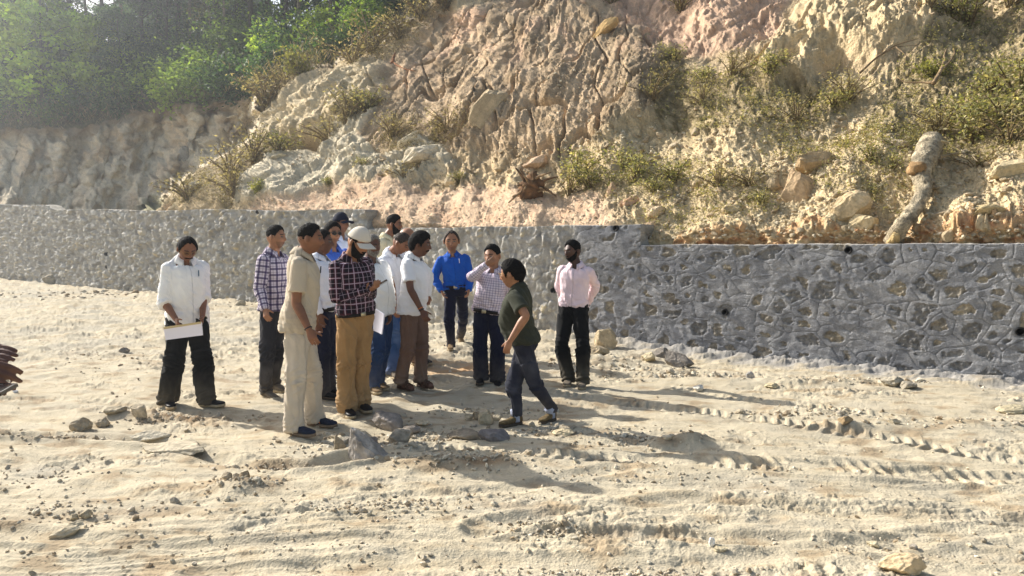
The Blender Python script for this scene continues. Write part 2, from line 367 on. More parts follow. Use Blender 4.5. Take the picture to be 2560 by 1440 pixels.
# ---------------------------------------------------------------- the slope, the cliff and the forest floor
BX = np.array([-60, 40, 110, 150, 190, 250, 320, 370, 440, 520, 600]); BV = np.array([1120, 1040, 960, 860, 720, 650, 640, 600, 480, 380, 300])
def poly_sd(px, py, pts):
    """signed distance in photograph pixels, positive inside"""
    pts = np.asarray(pts, float); d = np.full(px.shape, 1e9); ins = np.zeros(px.shape, bool)
    for a, b in zip(pts, np.roll(pts, -1, 0)):
        e = b - a; t = np.clip(((px - a[0]) * e[0] + (py - a[1]) * e[1]) / (e @ e), 0, 1)
        d = np.minimum(d, np.hypot(px - a[0] - t * e[0], py - a[1] - t * e[1]))
        c = (a[1] > py) != (b[1] > py)
        xs = a[0] + (py - a[1]) / (b[1] - a[1] + 1e-9) * (b[0] - a[0]); ins ^= c & (px < xs)
    return np.where(ins, d, -d)
CLTOP = lambda p: np.interp(p, [-600, 0, 200, 330, 450, 600, 700, 900, 1040, 1100], [335, 322, 318, 285, 262, 252, 200, 110, 20, -60])
CREST = lambda p: np.interp(p, [-600, 0, 500, 850, 960, 1060], [120, 110, 105, 80, 10, -420])
GSC = 2.8
def build_hill():
    us = np.arange(-520, 3080, GSC); vs = np.concatenate([np.arange(-430, -30, 8.0), np.arange(-30, 616, 2.2), np.arange(616, 680, 8)])
    PX, PY = np.meshgrid(us, vs)
    t = -(ray(PX, PY)[1]) * -1                                    # rise per metre of depth
    wy = wall_Y(np.clip(PX, -500, 3050)) + 0.40
    wx = PX + 22 * fbm(PX / 120, PY / 120, 3, 101); wyy = PY + 18 * fbm(PX / 110, PY / 110, 3, 102)
    sd = lambda pts, s=14: sst(-s, s, poly_sd(wx, wyy, pts))
    # depth of the near slope
    tw = ray(PX, np.interp(PX, [-500, 650, 1150, 1400, 1900, 3080], [524, 524, 566, 563, 610, 607]) + 5 * fbm(PX / 90, 0 * PX, 2, 99))[1]
    m = 0.82
    Dn = wy * (m - tw) / np.maximum(m - np.maximum(t, tw), 0.08)
    flat = np.interp(PX, [-500, 500, 900, 1300, 1600, 1900, 3080], [1.0, 0.3, 0.30, 0.30, 0.2, 0.0, 0.0])
    Dn = Dn + flat * 2.2 * sst(0.0, 0.10, t - tw)
    # cut bank over the near wall: steep first 0.35 m
    Dn = np.where(PX > 1600, wy + np.maximum(Dn - wy - 0.25 * sst(1700, 1760, PX), 0) + 0.02 * (t - tw) * wy, Dn)
    s = wx * 0.35 + PX * 0.65 - np.interp(PY, BX, BV)
    Dnn = Dn * np.exp(np.maximum(0, -s) / 38.0) + 0.9 * np.exp(-np.abs(s) / 60) * (s > 0)
    # the far cliff and the forest slope over it
    ct = CLTOP(PX) + 10 * fbm(PX / 60, 0 * PX, 3, 103); tc = ray(PX, ct)[1]
    Dc = np.interp(PX, [-520, 0, 400, 650, 850, 1040, 1100], [40, 37, 34, 29, 25.5, 22.6, 22])
    Df = np.where(t < tc, Dc - 3.4 * sst(0, 1, np.clip((tc - t) / (tc + 0.02), 0, 1)) ** 1.0, Dc * (0.62 - tc) / np.maximum(0.62 - t, 0.05))
    bush = (t < tc)
    relief_c = 1.1 * fbm(PX / 120 + PY / 400, PY / 260, 3, 104) + 0.5 * ridged((PX + PY * 0.3) / 75, PY / 170, 2, 105) + 0.16 * fbm(PX / 22, PY / 24, 3, 106) + 1.6 * sst(330, 520, PY) * -1
    cap = -0.9 * np.exp(-((PY - ct - 14) / 12) ** 2)              # turf overhangs the cliff
    Df = Df + np.where(bush, relief_c * sst(-2, 30, PY - ct) + 0 * cap, 0.4 * fbm(PX / 40, PY / 20, 3, 107))
    k = 0.35; D = -np.log(np.exp(-(Dnn - 20) / k / 4) + np.exp(-(Df - 20) / k / 4)) * k * 4 + 20
    near = sst(-10, 25, s) * (Dnn < Df + 2)
    # ---- masks
    dome = sd([(1230, 60), (1480, 20), (1610, 90), (1650, 170), (1640, 300), (1560, 370), (1330, 390), (1200, 350), (1130, 260)], 60)
    gul = sd([(1060, 50), (1500, -60), (1640, 90), (1650, 290), (1500, 400), (1230, 390), (1050, 340), (860, 400), (760, 420), (900, 260)], 18)
    slab = sd([(590, 500), (620, 430), (700, 380), (860, 315), (960, 290), (900, 350), (960, 390), (1080, 340), (1130, 400), (1000, 440), (880, 450), (700, 490)], 8)
    outc = sd([(640, 330), (640, 260), (700, 220), (780, 200), (900, 150), (960, 170), (960, 260), (880, 300), (800, 330), (700, 345)], 22)
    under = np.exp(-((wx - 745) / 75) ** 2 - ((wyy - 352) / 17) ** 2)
    pink = sd([(560, 560), (640, 500), (880, 455), (1000, 450), (1280, 470), (1480, 490), (1570, 530), (1610, 640), (560, 640)], 10)
    midr = sd([(900, 450), (960, 390), (1150, 340), (1400, 390), (1400, 470), (1200, 470)], 12)
    urock = sd([(1890, 190), (1960, 80), (2080, -60), (2350, -60), (2330, 90), (2180, 150), (2110, 130), (2020, 200), (1940, 210)], 24)
    upink = sd([(1480, -450), (2060, -450), (1960, 60), (1900, 100), (1800, 130), (1620, 110), (1500, 0)], 14)
    rubble = sd([(1580, 620), (1500, 470), (1400, 400), (1640, 300), (1700, 230), (1900, 220), (2120, 180), (2700, 60), (3100, 60), (3100, 640)], 20)
    bank = sd([(1660, 640), (1700, 590), (1800, 566), (2000, 560), (2300, 556), (2500, 530), (3100, 520), (3100, 640)], 6) * (PX > 1600)
    veg1 = sd([(390, 520), (560, 400), (640, 345), (760, 365), (900, 265), (975, 265), (880, 330), (700, 380), (610, 440), (590, 520)], 10)
    veg2 = sd([(1620, 260), (1650, 120), (1760, 190), (1900, 160), (1960, 210), (2090, 180), (2120, 260), (1900, 330), (1640, 340)], 16)
    veg3 = sd([(2150, 330), (2250, 150), (2420, 40), (2700, 0), (3000, 300), (2700, 420), (2400, 380)], 22)
    dkb = sd([(600, 252), (760, 165), (880, 110), (1050, 20), (1090, -200), (1010, -200), (900, 80), (720, 165), (640, 225), (600, 235)], 6) * 1.0
    pits = np.exp(-((wx - 2085) / 40) ** 2 - ((wyy - 150) / 35) ** 2) + np.exp(-((wx - 1985) / 28) ** 2 - ((wyy - 150) / 30) ** 2) + np.exp(-((wx - 2010) / 60) ** 2 - ((wyy - 225) / 20) ** 2)
    # ---- relief in metres, along the outward normal
    u = PX; v = PY; sc = D / 15.0
    def dirn(ang, a, b, o, seed, warp=30):
        ca, sa = math.cos(R(ang)), math.sin(R(ang))
        x_ = u + warp * fbm(u / 140, v / 140, 2, seed + 1); y_ = v
        al = x_ * ca + y_ * sa; pe = -x_ * sa + y_ * ca
        return ridged(pe / a, al / b, o, seed)
    rl = 0.55 * dirn(128, 26, 800, 1, 111, 22) + 0.5 * dirn(127, 12, 420, 2, 211, 18) + 0.22 * dirn(125, 5.5, 160, 1, 213, 12)
    rr = 0.55 * dirn(108, 26, 700, 1, 112, 22) + 0.5 * dirn(107, 12, 360, 2, 212, 18) + 0.22 * dirn(106, 5.5, 140, 1, 214, 12)
    wgt = sst(1150, 1400, u + 0.3 * v); rill = rl * (1 - wgt) + rr * wgt
    fa, ca_ = facet(wx / 46, wyy / 36, 301); fb_, cb = facet(wx / 21, wyy / 15, 302); fc, cc_ = facet(wx / 10, wyy / 7.5, 303); fd, cd_ = facet(wx / 5.2, wyy / 4.2, 304)
    sl1, sc1 = facet((wx + wyy * 0.4) / 80, (wyy + wx * 0.62) / 15, 305); sl2, sc2 = facet((wx + wyy * 0.4) / 34, (wyy + wx * 0.62) / 7, 306)   # beds dipping to the left
    h = 0.20 * fbm(u / 210, v / 190, 2, 120) + 0.05 * sc * fbm(u / 60, v / 50, 3, 121)
    h = h * near
    # diagonal terraces of the whole near slope
    h = h + near * (1 - rubble) * (1 - pink) * (0.07 * sl1 + 0.035 * sl2) * (1.2 - 0.8 * gul)
    h = h + near * gul * (0.075 * rill * (0.45 + 0.75 * sst(-.3, .4, fbm(u / 80, v / 80, 2, 125))) + 0.010 * fb_ + 0.012 * fc + 0.010 * fd)
    crackL = dirn(124, 95, 420, 1, 131, 60); h = h - near * gul * 0.20 * sst(0.90, 1.0, crackL)
    crackR = dirn(102, 110, 300, 1, 133, 60); h = h - near * gul * 0.18 * sst(0.92, 1.0, crackR)
    h = h + 0.30 * dome * near + 0.25 * outc * near + 0.28 * urock + 0.10 * slab
    h = h - 0.7 * under * near - 0.45 * np.clip(pits, 0, 1)
    h = h + slab * (0.05 * sl1 + 0.03 * sl2 + 0.008 * fc) + outc * (0.10 * sl1 + 0.06 * sl2 + 0.05 * fa + 0.02 * fc)
    blk = 0.16 * fa * sst(0, 0.12, ca_) + 0.08 * fb_ * sst(0, 0.1, cb) + 0.03 * fc
    h = h + (urock * 0.9 + upink * 0.5 + midr * 0.5) * blk
    rub = near * (rubble * (1 - bank) + midr * 0.5)
    h = h + rub * sc * (0.05 * fa + 0.055 * fb_ * sst(0, .1, cb) + 0.035 * fc * sst(0, 0.1, cc_) + 0.018 * fd)
    h = h + near * pink * sc * (0.022 * fb_ + 0.022 * fc * sst(0, 0.1, cc_) + 0.012 * fd + 0.03 * fbm(u / 40, v / 22, 3, 126))
    h = h + near * (1 - rubble) * (1 - pink) * sc * (0.014 * fc + 0.010 * fd)
    h = h + bank * (0.04 * ridged(u / 30, v / 22, 3, 160) + 0.05 * fb_ + 0.03 * fc)
    h = h + (1 - near) * (t < tc) * (0.30 * fa + 0.14 * fb_ + 0.06 * fc) + 0.008 * sc * fbm(u / 7, v / 6, 3, 170)
    h = h * sst(0, 12, np.interp(PX, [-500, 917, 920, 1600, 1604, 3080], [524, 524, 571, 562, 612, 607]) - PY + 14)
    # ---- crest: rows over the skyline run back and down
    cr = CREST(PX) + 6 * fbm(PX / 50, 0 * PX, 3, 171)
    PYc = np.maximum(PY, cr)
    over = np.maximum(cr - PY, 0)
    P = P3(PX, PYc, D)
    jc = np.argmax(PY >= cr, axis=0)                              # first row under the crest, per column
    Dcr = D[jc, np.arange(D.shape[1])][None, :]
    Pc = P3(PX, PYc, np.where(over > 0, Dcr, D)); P = Pc
    P[..., 1] += over * 0.15; P[..., 2] -= over * 0.05
    gu = np.gradient(P, axis=1); gv = np.gradient(P, axis=0)
    n = np.cross(gu, gv); n /= np.linalg.norm(n, axis=-1, keepdims=True) + 1e-9
    view = P - np.array([0, 0, EYE]); n *= -np.sign((n * view).sum(-1, keepdims=True) + 1e-12)
    for _ in range(4):                                            # soften normals so that folds do not tear
        n[1:-1, 1:-1] = (n[1:-1, 1:-1] + n[2:, 1:-1] + n[:-2, 1:-1] + n[1:-1, 2:] + n[1:-1, :-2]) / 5
    n /= np.linalg.norm(n, axis=-1, keepdims=True) + 1e-9
    P = P + n * (h * (over <= 0))[..., None]
    # ---- colours
    col = np.empty(PX.shape + (3,)); col[:] = lin(190, 168, 132)
    n1 = fbm(PX / 60, PY / 45, 4, 180); n2 = fbm(PX / 16, PY / 12, 3, 181)
    def mix(c, m_):
        nonlocal col; m_ = np.clip(m_, 0, 1)[..., None]; col = col * (1 - m_) + c * m_
    mix(lin(168, 148, 118), sst(-0.2, 0.5, n1) * 0.7)
    mix(lin(182, 158, 128), gul * 0.85); mix(lin(202, 168, 138), gul * sst(-0.1, 0.5, fbm(PX / 90 + 3, PY / 120, 3, 182)) * sst(300, 60, PY) * 0.9)
    dg = (PX * math.cos(R(28)) - PY * 0 + PY * math.sin(R(28)) * 1.3); ds = (-PX * 0.6 + PY * 0.8)
    mix(lin(130, 112, 88), gul * sst(0.0, 0.5, fbm(dg / 34, ds / 190, 3, 187)) * 0.7)
    mix(lin(142, 120, 90), gul * sst(0.1, 0.5, n1) * 0.6)
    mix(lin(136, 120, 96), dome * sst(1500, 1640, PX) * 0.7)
    mix(lin(206, 172, 144), upink * 0.9); mix(lin(166, 140, 118), upink * sst(60, 120, PY) * 0.7)
    mix(lin(226, 212, 182), slab * 0.95); mix(lin(210, 192, 156), outc * 0.8); mix(lin(208, 186, 146), urock * 0.9)
    mix(lin(206, 178, 148), pink * 0.95); mix(lin(186, 150, 120), pink * sst(0.0, 0.6, n1 + 0.5 * n2) * 0.6)
    mix(lin(198, 178, 140), rubble * 0.7); mix(lin(150, 136, 104), rubble * sst(0.0, 0.5, n2) * 0.5)
    mix(lin(188, 152, 112), bank * 0.85); mix(lin(166, 112, 76), bank * sst(0.1, 0.6, fbm(PX / 30, PY / 12, 3, 183)) * 0.7); mix(lin(206, 186, 148), bank * sst(0.0, 0.5, fbm(PX / 40, PY / 30, 3, 184)) * 0.8)
    for vv, a in ((veg1, .85), (veg2, .8), (veg3, .8)): mix(lin(112, 100, 70), vv * (0.5 + 0.8 * n2) * a + vv * 0.25)
    mix(lin(74, 62, 48), np.clip(under, 0, 1) * 0.6); mix(lin(118, 98, 78), dkb * 0.75)  # shade under the outcrop overhang put into the colour; then the brown bank
    # cliff and forest floor
    farm = 1 - near
    mix(lin(202, 188, 162), farm * bush * 0.9); mix(lin(172, 152, 126), farm * bush * sst(0, 0.6, n1) * 0.7); mix(lin(196, 172, 140), farm * bush * sst(0.2, 0.6, fbm(PX / 80, PY / 90, 3, 185)) * 0.6)
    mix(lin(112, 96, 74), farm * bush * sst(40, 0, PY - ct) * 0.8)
    mix(lin(84, 80, 52), farm * (~bush) * 0.95)
    mix(lin(100, 104, 66), farm * sst(480, 515, PY) * sst(330, 380, PX) * 0.8)
    col = col * 1.2; col = col / np.maximum(1, col.max(-1, keepdims=True) / 0.66)
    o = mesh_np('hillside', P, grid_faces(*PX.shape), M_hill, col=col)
    tag(o, 'eroded earth hillside with gullied dome, pale slabs, rubble and a far cliff', 'hillside', kind='structure')
    nn = np.gradient(P, axis=1); n_ = np.cross(nn, np.gradient(P, axis=0)); n_ /= np.linalg.norm(n_, axis=-1, keepdims=True) + 1e-9
    n_ *= -np.sign((n_ * (P - np.array([0, 0, EYE]))).sum(-1, keepdims=True) + 1e-12)
    return dict(us=us, vs=vs, P=P, N=n_, ct=CLTOP)
HILL = build_hill()
def hill_at(px, py):
    j = int(np.clip(round((px - HILL['us'][0]) / GSC), 0, len(HILL['us']) - 1)); i = int(np.clip(np.searchsorted(HILL['vs'], py), 0, len(HILL['vs']) - 1))
    return HILL['P'][i, j].copy(), HILL['N'][i, j].copy()
# ================================================================ people
UPV = np.array([0, 0, 1.0])
def nrm(v): v = np.asarray(v, float); return v / (np.linalg.norm(v) + 1e-12)
def loft(rings, n=28, cap=True):
    """rings: (centre, U, V, ru, rv_front, rv_back, power) -> closed tube"""
    V = []
    an = np.arange(n) / n * 2 * math.pi
    for c, U, W_, ru, rf, rb, pw in rings:
        ca, sa = np.cos(an), np.sin(an)
        e = 2.0 / pw
        x = np.sign(ca) * np.abs(ca) ** e * ru; y = np.sign(sa) * np.abs(sa) ** e; y = np.where(y > 0, y * rf, y * rb)
        V.append(np.asarray(c)[None] + x[:, None] * U[None] + y[:, None] * W_[None])
    nr = len(V); V = np.concatenate(V)
    q = [[j * n + s, j * n + (s + 1) % n, (j + 1) * n + (s + 1) % n, (j + 1) * n + s] for j in range(nr - 1) for s in range(n)]
    tr = []
    if cap:
        for j in (0, nr - 1):
            ci = len(V); V = np.concatenate([V, np.mean(V[j * n:(j + 1) * n], 0)[None]])
            for s in range(n):
                a, b = j * n + s, j * n + (s + 1) % n
                tr.append([ci, b, a] if j == 0 else [ci, a, b])
    return V, q, tr
def interp_pts(P, R_, m=6):
    """smooth a polyline of joints (Catmull-Rom) together with its radii"""
    P = [np.asarray(p, float) for p in P]; out = []; rr = []
    Q = [2 * P[0] - P[1]] + P + [2 * P[-1] - P[-2]]
    for i in range(1, len(Q) - 2):
        for k in range(m):
            t = k / m; a, b, c, d = Q[i - 1], Q[i], Q[i + 1], Q[i + 2]
            cr = 0.5 * ((2 * b) + (c - a) * t + (2 * a - 5 * b + 4 * c - d) * t * t + (3 * b - 3 * c + d - a) * t ** 3)
            li = b * (1 - t) + c * t
            out.append(cr * 0.6 + li * 0.4); rr.append(R_[i - 1] * (1 - t) + R_[i] * t)
    out.append(P[-1]); rr.append(R_[-1]); return out, rr
def tube(P, R_, ref, m=6, n=20, flat=1.0, smooth=True):
    """round tube along joints; 'ref' fixes the direction of its second axis"""
    if smooth and len(P) > 2: P, R_ = interp_pts(P, R_, m)
    elif m > 1:
        P2 = []; R2 = []
        for a, b, ra, rb in zip(P[:-1], P[1:], R_[:-1], R_[1:]):
            for k in range(m): t = k / m; P2.append(np.asarray(a) * (1 - t) + np.asarray(b) * t); R2.append(ra * (1 - t) + rb * t)
        P2.append(np.asarray(P[-1])); R2.append(R_[-1]); P, R_ = P2, R2
    rings = []
    for i, (p, r) in enumerate(zip(P, R_)):
        a = P[max(i - 1, 0)]; b = P[min(i + 1, len(P) - 1)]; t = nrm(np.asarray(b) - np.asarray(a))
        v = nrm(np.asarray(ref) - t * np.dot(ref, t)); u = np.cross(v, t)
        rings.append((p, u, v, r, r * flat, r * flat, 2.0))
    return loft(rings, n)
def merge(parts):
    V = []; q = []; t = []; o = 0
    for a, b, c in parts:
        V.append(a); q += [[i + o for i in f] for f in b]; t += [[i + o for i in f] for f in c]; o += len(a)
    return np.concatenate(V), q, t
def ball(c, r, n=12):
    r = np.ones(3) * r; V = []; 
    for i in range(n + 1):
        th = math.pi * i / n
        for j in range(n * 2):
            ph = math.pi * j / n; V.append(np.asarray(c) + r * np.array([math.sin(th) * math.cos(ph), math.sin(th) * math.sin(ph), math.cos(th)]))
    m = n * 2
    return np.array(V), [[i * m + j, i * m + (j + 1) % m, (i + 1) * m + (j + 1) % m, (i + 1) * m + j] for i in range(n) for j in range(m)], []
def remesh(parts, vox, it=2, fac=0.5):
    """union of closed shells as one even skin; returns vertices, faces and normals"""
    V, q, t = merge(parts)
    fs = [np.array(a) for a in (q, t) if len(a)]
    o = mesh_np('tmp', V, fs)
    m = o.modifiers.new('r', 'REMESH'); m.mode = 'VOXEL'; m.voxel_size = vox; m.adaptivity = 0
    if it: s = o.modifiers.new('s', 'SMOOTH'); s.iterations = it; s.factor = fac
    dg = C.evaluated_depsgraph_get(); ev = o.evaluated_get(dg); me = ev.to_mesh()
    nv = len(me.vertices); V = np.empty(nv * 3, np.float32); me.vertices.foreach_get('co', V)
    N = np.empty(nv * 3, np.float32); me.vertices.foreach_get('normal', N)
    nf = len(me.polygons); tot = np.empty(nf, np.int32); me.polygons.foreach_get('loop_total', tot)
    li = np.empty(len(me.loops), np.int32); me.loops.foreach_get('vertex_index', li)
    ev.to_mesh_clear(); d = o.data; bpy.data.objects.remove(o); bpy.data.meshes.remove(d)
    if (tot == 4).all(): Fq = [li.reshape(-1, 4)]
    else:
        st = np.concatenate([[0], np.cumsum(tot)[:-1]]); Fq = [li[st[tot == k][:, None] + np.arange(k)[None]] for k in np.unique(tot)]
    return V.reshape(-1, 3).astype(float), Fq, N.reshape(-1, 3).astype(float)
def seg_coords(V, segs):
    """nearest bone of each vertex -> (around, along, part) in metres"""
    best = np.full(len(V), 1e9); out = np.zeros((len(V), 3))
    for (A, B, U, W_, part, rr, v0) in segs:
        A = np.asarray(A); d = np.asarray(B) - A; L = np.linalg.norm(d); d = d / L
        q = V - A; s = q @ d; sc = np.clip(s, 0, L); r = np.linalg.norm(q - sc[:, None] * d, axis=1) - rr
        an = np.arctan2(q @ U, q @ W_)                      # zero in front, seam at the back
        m = r < best; best = np.where(m, r, best)
        out[m] = np.stack([an * rr, v0 + s, np.full(len(V), float(part))], -1)[m]
    return out

# ---- cloth materials
def stripes(t, val, period, bands):
    """sum of soft bands (centre, halfwidth) over one period of a coordinate"""
    N = t.nodes; L = t.links
    d = N.new('ShaderNodeMath'); d.operation = 'DIVIDE'; d.inputs[1].default_value = period; L.new(val, d.inputs[0])
    fr = N.new('ShaderNodeMath'); fr.operation = 'FRACT'; L.new(d.outputs[0], fr.inputs[0]); last = None
    for c, hw, s in bands:
        a = N.new('ShaderNodeMath'); a.operation = 'SUBTRACT'; a.inputs[1].default_value = c; L.new(fr.outputs[0], a.inputs[0])
        b = N.new('ShaderNodeMath'); b.operation = 'ABSOLUTE'; L.new(a.outputs[0], b.inputs[0])
        m = N.new('ShaderNodeMapRange'); m.inputs['From Min'].default_value = hw + 0.02; m.inputs['From Max'].default_value = hw - 0.02; m.inputs['To Max'].default_value = s
        L.new(b.outputs[0], m.inputs['Value'])
        if last is None: last = m.outputs[0]
        else:
            x = N.new('ShaderNodeMath'); x.operation = 'MAXIMUM'; L.new(last, x.inputs[0]); L.new(m.outputs[0], x.inputs[1]); last = x.outputs[0]
    return last
def cloth(name, rgb, dust=0.0, plaid=None, rough=0.9, var=0.10, sheen=0.15, fade=None, seam=False):
    m, t, b = new_mat(name, rough, 0.12); N = t.nodes; L = t.links
    b.inputs['Sheen Weight'].default_value = sheen * 0.3; b.inputs['Sheen Roughness'].default_value = 0.6
    a = N.new('ShaderNodeAttribute'); a.attribute_name = 'guv'; sp = N.new('ShaderNodeSeparateXYZ'); L.new(a.outputs['Vector'], sp.inputs[0])
    rgbn = N.new('ShaderNodeRGB'); rgbn.outputs[0].default_value = (*lin(*rgb), 1); colr = rgbn.outputs[0]
    def mixc(fac, c, prev, mode='MIX'):
        x = N.new('ShaderNodeMix'); x.data_type = 'RGBA'; x.blend_type = mode
        L.new(fac, x.inputs[0]) if not isinstance(fac, float) else setattr(x.inputs[0], 'default_value', fac)
        L.new(prev, x.inputs[6]); x.inputs[7].default_value = (*lin(*c), 1); return x.outputs[2]
    if plaid:
        for axis, period, bands, c in plaid:
            colr = mixc(stripes(t, sp.outputs[axis], period, bands), c, colr)
    if seam:                                                      # stitched edge of the button placket
        s1 = N.new('ShaderNodeMath'); s1.operation = 'SUBTRACT'; s1.inputs[1].default_value = 0.017; L.new(sp.outputs[0], s1.inputs[0])
        s2 = N.new('ShaderNodeMath'); s2.operation = 'ABSOLUTE'; L.new(s1.outputs[0], s2.inputs[0])
        s3 = N.new('ShaderNodeMapRange'); s3.inputs['From Min'].default_value = 0.0045; s3.inputs['From Max'].default_value = 0.002; s3.inputs['To Max'].default_value = 0.45; L.new(s2.outputs[0], s3.inputs['Value'])
        s4 = N.new('ShaderNodeMath'); s4.operation = 'LESS_THAN'; s4.inputs[1].default_value = 0.5; L.new(sp.outputs[2], s4.inputs[0])
        s5 = N.new('ShaderNodeMath'); s5.operation = 'MULTIPLY'; L.new(s3.outputs[0], s5.inputs[0]); L.new(s4.outputs[0], s5.inputs[1])
        colr = mixc(s5.outputs[0], tuple(int(q * 0.55) for q in rgb), colr)
    tc = N.new('ShaderNodeTexCoord'); n = N.new('ShaderNodeTexNoise'); n.inputs['Scale'].default_value = 9; n.inputs['Detail'].default_value = 6
    L.new(tc.outputs['Object'], n.inputs['Vector'])
    if fade:                                                      # worn, paler areas of denim
        n3 = N.new('ShaderNodeTexNoise'); n3.inputs['Scale'].default_value = 5; L.new(tc.outputs['Object'], n3.inputs['Vector'])
        r3 = N.new('ShaderNodeMapRange'); r3.inputs['From Min'].default_value = 0.48; r3.inputs['From Max'].default_value = 0.7; r3.inputs['To Max'].default_value = 0.5; L.new(n3.outputs['Fac'], r3.inputs['Value'])
        colr = mixc(r3.outputs[0], fade, colr)
    mr = N.new('ShaderNodeMapRange'); mr.inputs['From Min'].default_value = 0.3; mr.inputs['From Max'].default_value = 0.7; mr.inputs['To Min'].default_value = 1 - var; mr.inputs['To Max'].default_value = 1 + var * 0.5
    L.new(n.outputs['Fac'], mr.inputs['Value'])
    vm = N.new('ShaderNodeVectorMath'); vm.operation = 'SCALE'; L.new(colr, vm.inputs[0]); L.new(mr.outputs[0], vm.inputs['Scale']); colr = vm.outputs[0]
    if dust:                                                      # sand dust near the hems
        g = N.new('ShaderNodeMapRange'); g.inputs['From Min'].default_value = 0.55; g.inputs['From Max'].default_value = 0.95; g.inputs['To Max'].default_value = dust
        L.new(sp.outputs[1], g.inputs['Value'])
        x = N.new('ShaderNodeMath'); x.operation = 'MULTIPLY'; L.new(g.outputs[0], x.inputs[0]); L.new(n.outputs['Fac'], x.inputs[1])
        colr = mixc(x.outputs[0], (196, 180, 150), colr)
    L.new(colr, b.inputs['Base Color'])
    w1 = N.new('ShaderNodeTexNoise'); w1.inputs['Scale'].default_value = 60; w1.inputs['Detail'].default_value = 3; L.new(tc.outputs['Object'], w1.inputs['Vector'])
    ad = N.new('ShaderNodeMath'); ad.operation = 'MULTIPLY_ADD'; ad.inputs[1].default_value = 0.35; L.new(w1.outputs['Fac'], ad.inputs[0]); L.new(n.outputs['Fac'], ad.inputs[2])
    bp = N.new('ShaderNodeBump'); bp.inputs['Strength'].default_value = 0.5; bp.inputs['Distance'].default_value = 0.012; L.new(ad.outputs[0], bp.inputs['Height']); L.new(bp.outputs[0], b.inputs['Normal'])
    return m
def skin_mat():
    m, t, b = new_mat('skin', 0.5, 0.35); N = t.nodes; L = t.links
    a = N.new('ShaderNodeAttribute'); a.attribute_name = 'col'
    tc = N.new('ShaderNodeTexCoord'); n = N.new('ShaderNodeTexNoise'); n.inputs['Scale'].default_value = 22; n.inputs['Detail'].default_value = 5; L.new(tc.outputs['Object'], n.inputs['Vector'])
    mr = N.new('ShaderNodeMapRange'); mr.inputs['From Min'].default_value = 0.3; mr.inputs['From Max'].default_value = 0.7; mr.inputs['To Min'].default_value = 0.84; mr.inputs['To Max'].default_value = 1.1; L.new(n.outputs['Fac'], mr.inputs['Value'])
    vm = N.new('ShaderNodeVectorMath'); vm.operation = 'SCALE'; L.new(a.outputs['Color'], vm.inputs[0]); L.new(mr.outputs[0], vm.inputs['Scale']); L.new(vm.outputs[0], b.inputs['Base Color'])
    bp = N.new('ShaderNodeBump'); bp.inputs['Strength'].default_value = 0.25; bp.inputs['Distance'].default_value = 0.004; L.new(n.outputs['Fac'], bp.inputs['Height']); L.new(bp.outputs[0], b.inputs['Normal'])
    return m
M_skin = skin_mat()
def hair_mat(name, rgb, rough=0.8):
    m, t, b = new_mat(name, rough, 0.08); N = t.nodes; L = t.links
    tc = N.new('ShaderNodeTexCoord'); n = N.new('ShaderNodeTexNoise'); n.inputs['Scale'].default_value = 90; n.inputs['Detail'].default_value = 3
    L.new(tc.outputs['Object'], n.inputs['Vector'])
    mr = N.new('ShaderNodeMapRange'); mr.inputs['From Min'].default_value = 0.35; mr.inputs['From Max'].default_value = 0.65; mr.inputs['To Min'].default_value = 0.5; mr.inputs['To Max'].default_value = 1.3; L.new(n.outputs['Fac'], mr.inputs['Value'])
    vm = N.new('ShaderNodeVectorMath'); vm.operation = 'SCALE'; vm.inputs[0].default_value = tuple(lin(*rgb)); L.new(mr.outputs[0], vm.inputs['Scale']); L.new(vm.outputs[0], b.inputs['Base Color'])
    bp = N.new('ShaderNodeBump'); bp.inputs['Strength'].default_value = 0.9; bp.inputs['Distance'].default_value = 0.008; L.new(n.outputs['Fac'], bp.inputs['Height']); L.new(bp.outputs[0], b.inputs['Normal'])
    return m
M_hairb = hair_mat('black_hair', (20, 18, 17)); M_hairg = hair_mat('grey_hair', (128, 122, 114), 0.7); M_hairm = hair_mat('greying_hair', (62, 54, 48), 0.65)
M_beltm = flat_mat('belt_leather', (24, 18, 16), 0.6, 0.2); M_buckle = flat_mat('buckle_metal', (190, 180, 150), 0.3, 0.5, 0.9)
M_frame = flat_mat('spectacle_frame', (40, 36, 34), 0.3, 0.5); M_gold = flat_mat('gold_frame', (150, 120, 70), 0.3, 0.5, 0.7)
M_lensd = flat_mat('dark_lens', (22, 20, 22), 0.15, 0.6)
def glass_mat():
    m, t, b = new_mat('clear_lens', 0.05, 0.5); b.inputs['Transmission Weight'].default_value = 1.0; b.inputs['IOR'].default_value = 1.02; return m
M_lens = glass_mat()
M_sole = earth_mat('shoe_sole', 20, 0.3, 0.4, 0.004, base=lin(178, 162, 134)); M_soled = earth_mat('dark_sole', 20, 0.3, 0.4, 0.004, base=lin(88, 78, 66))

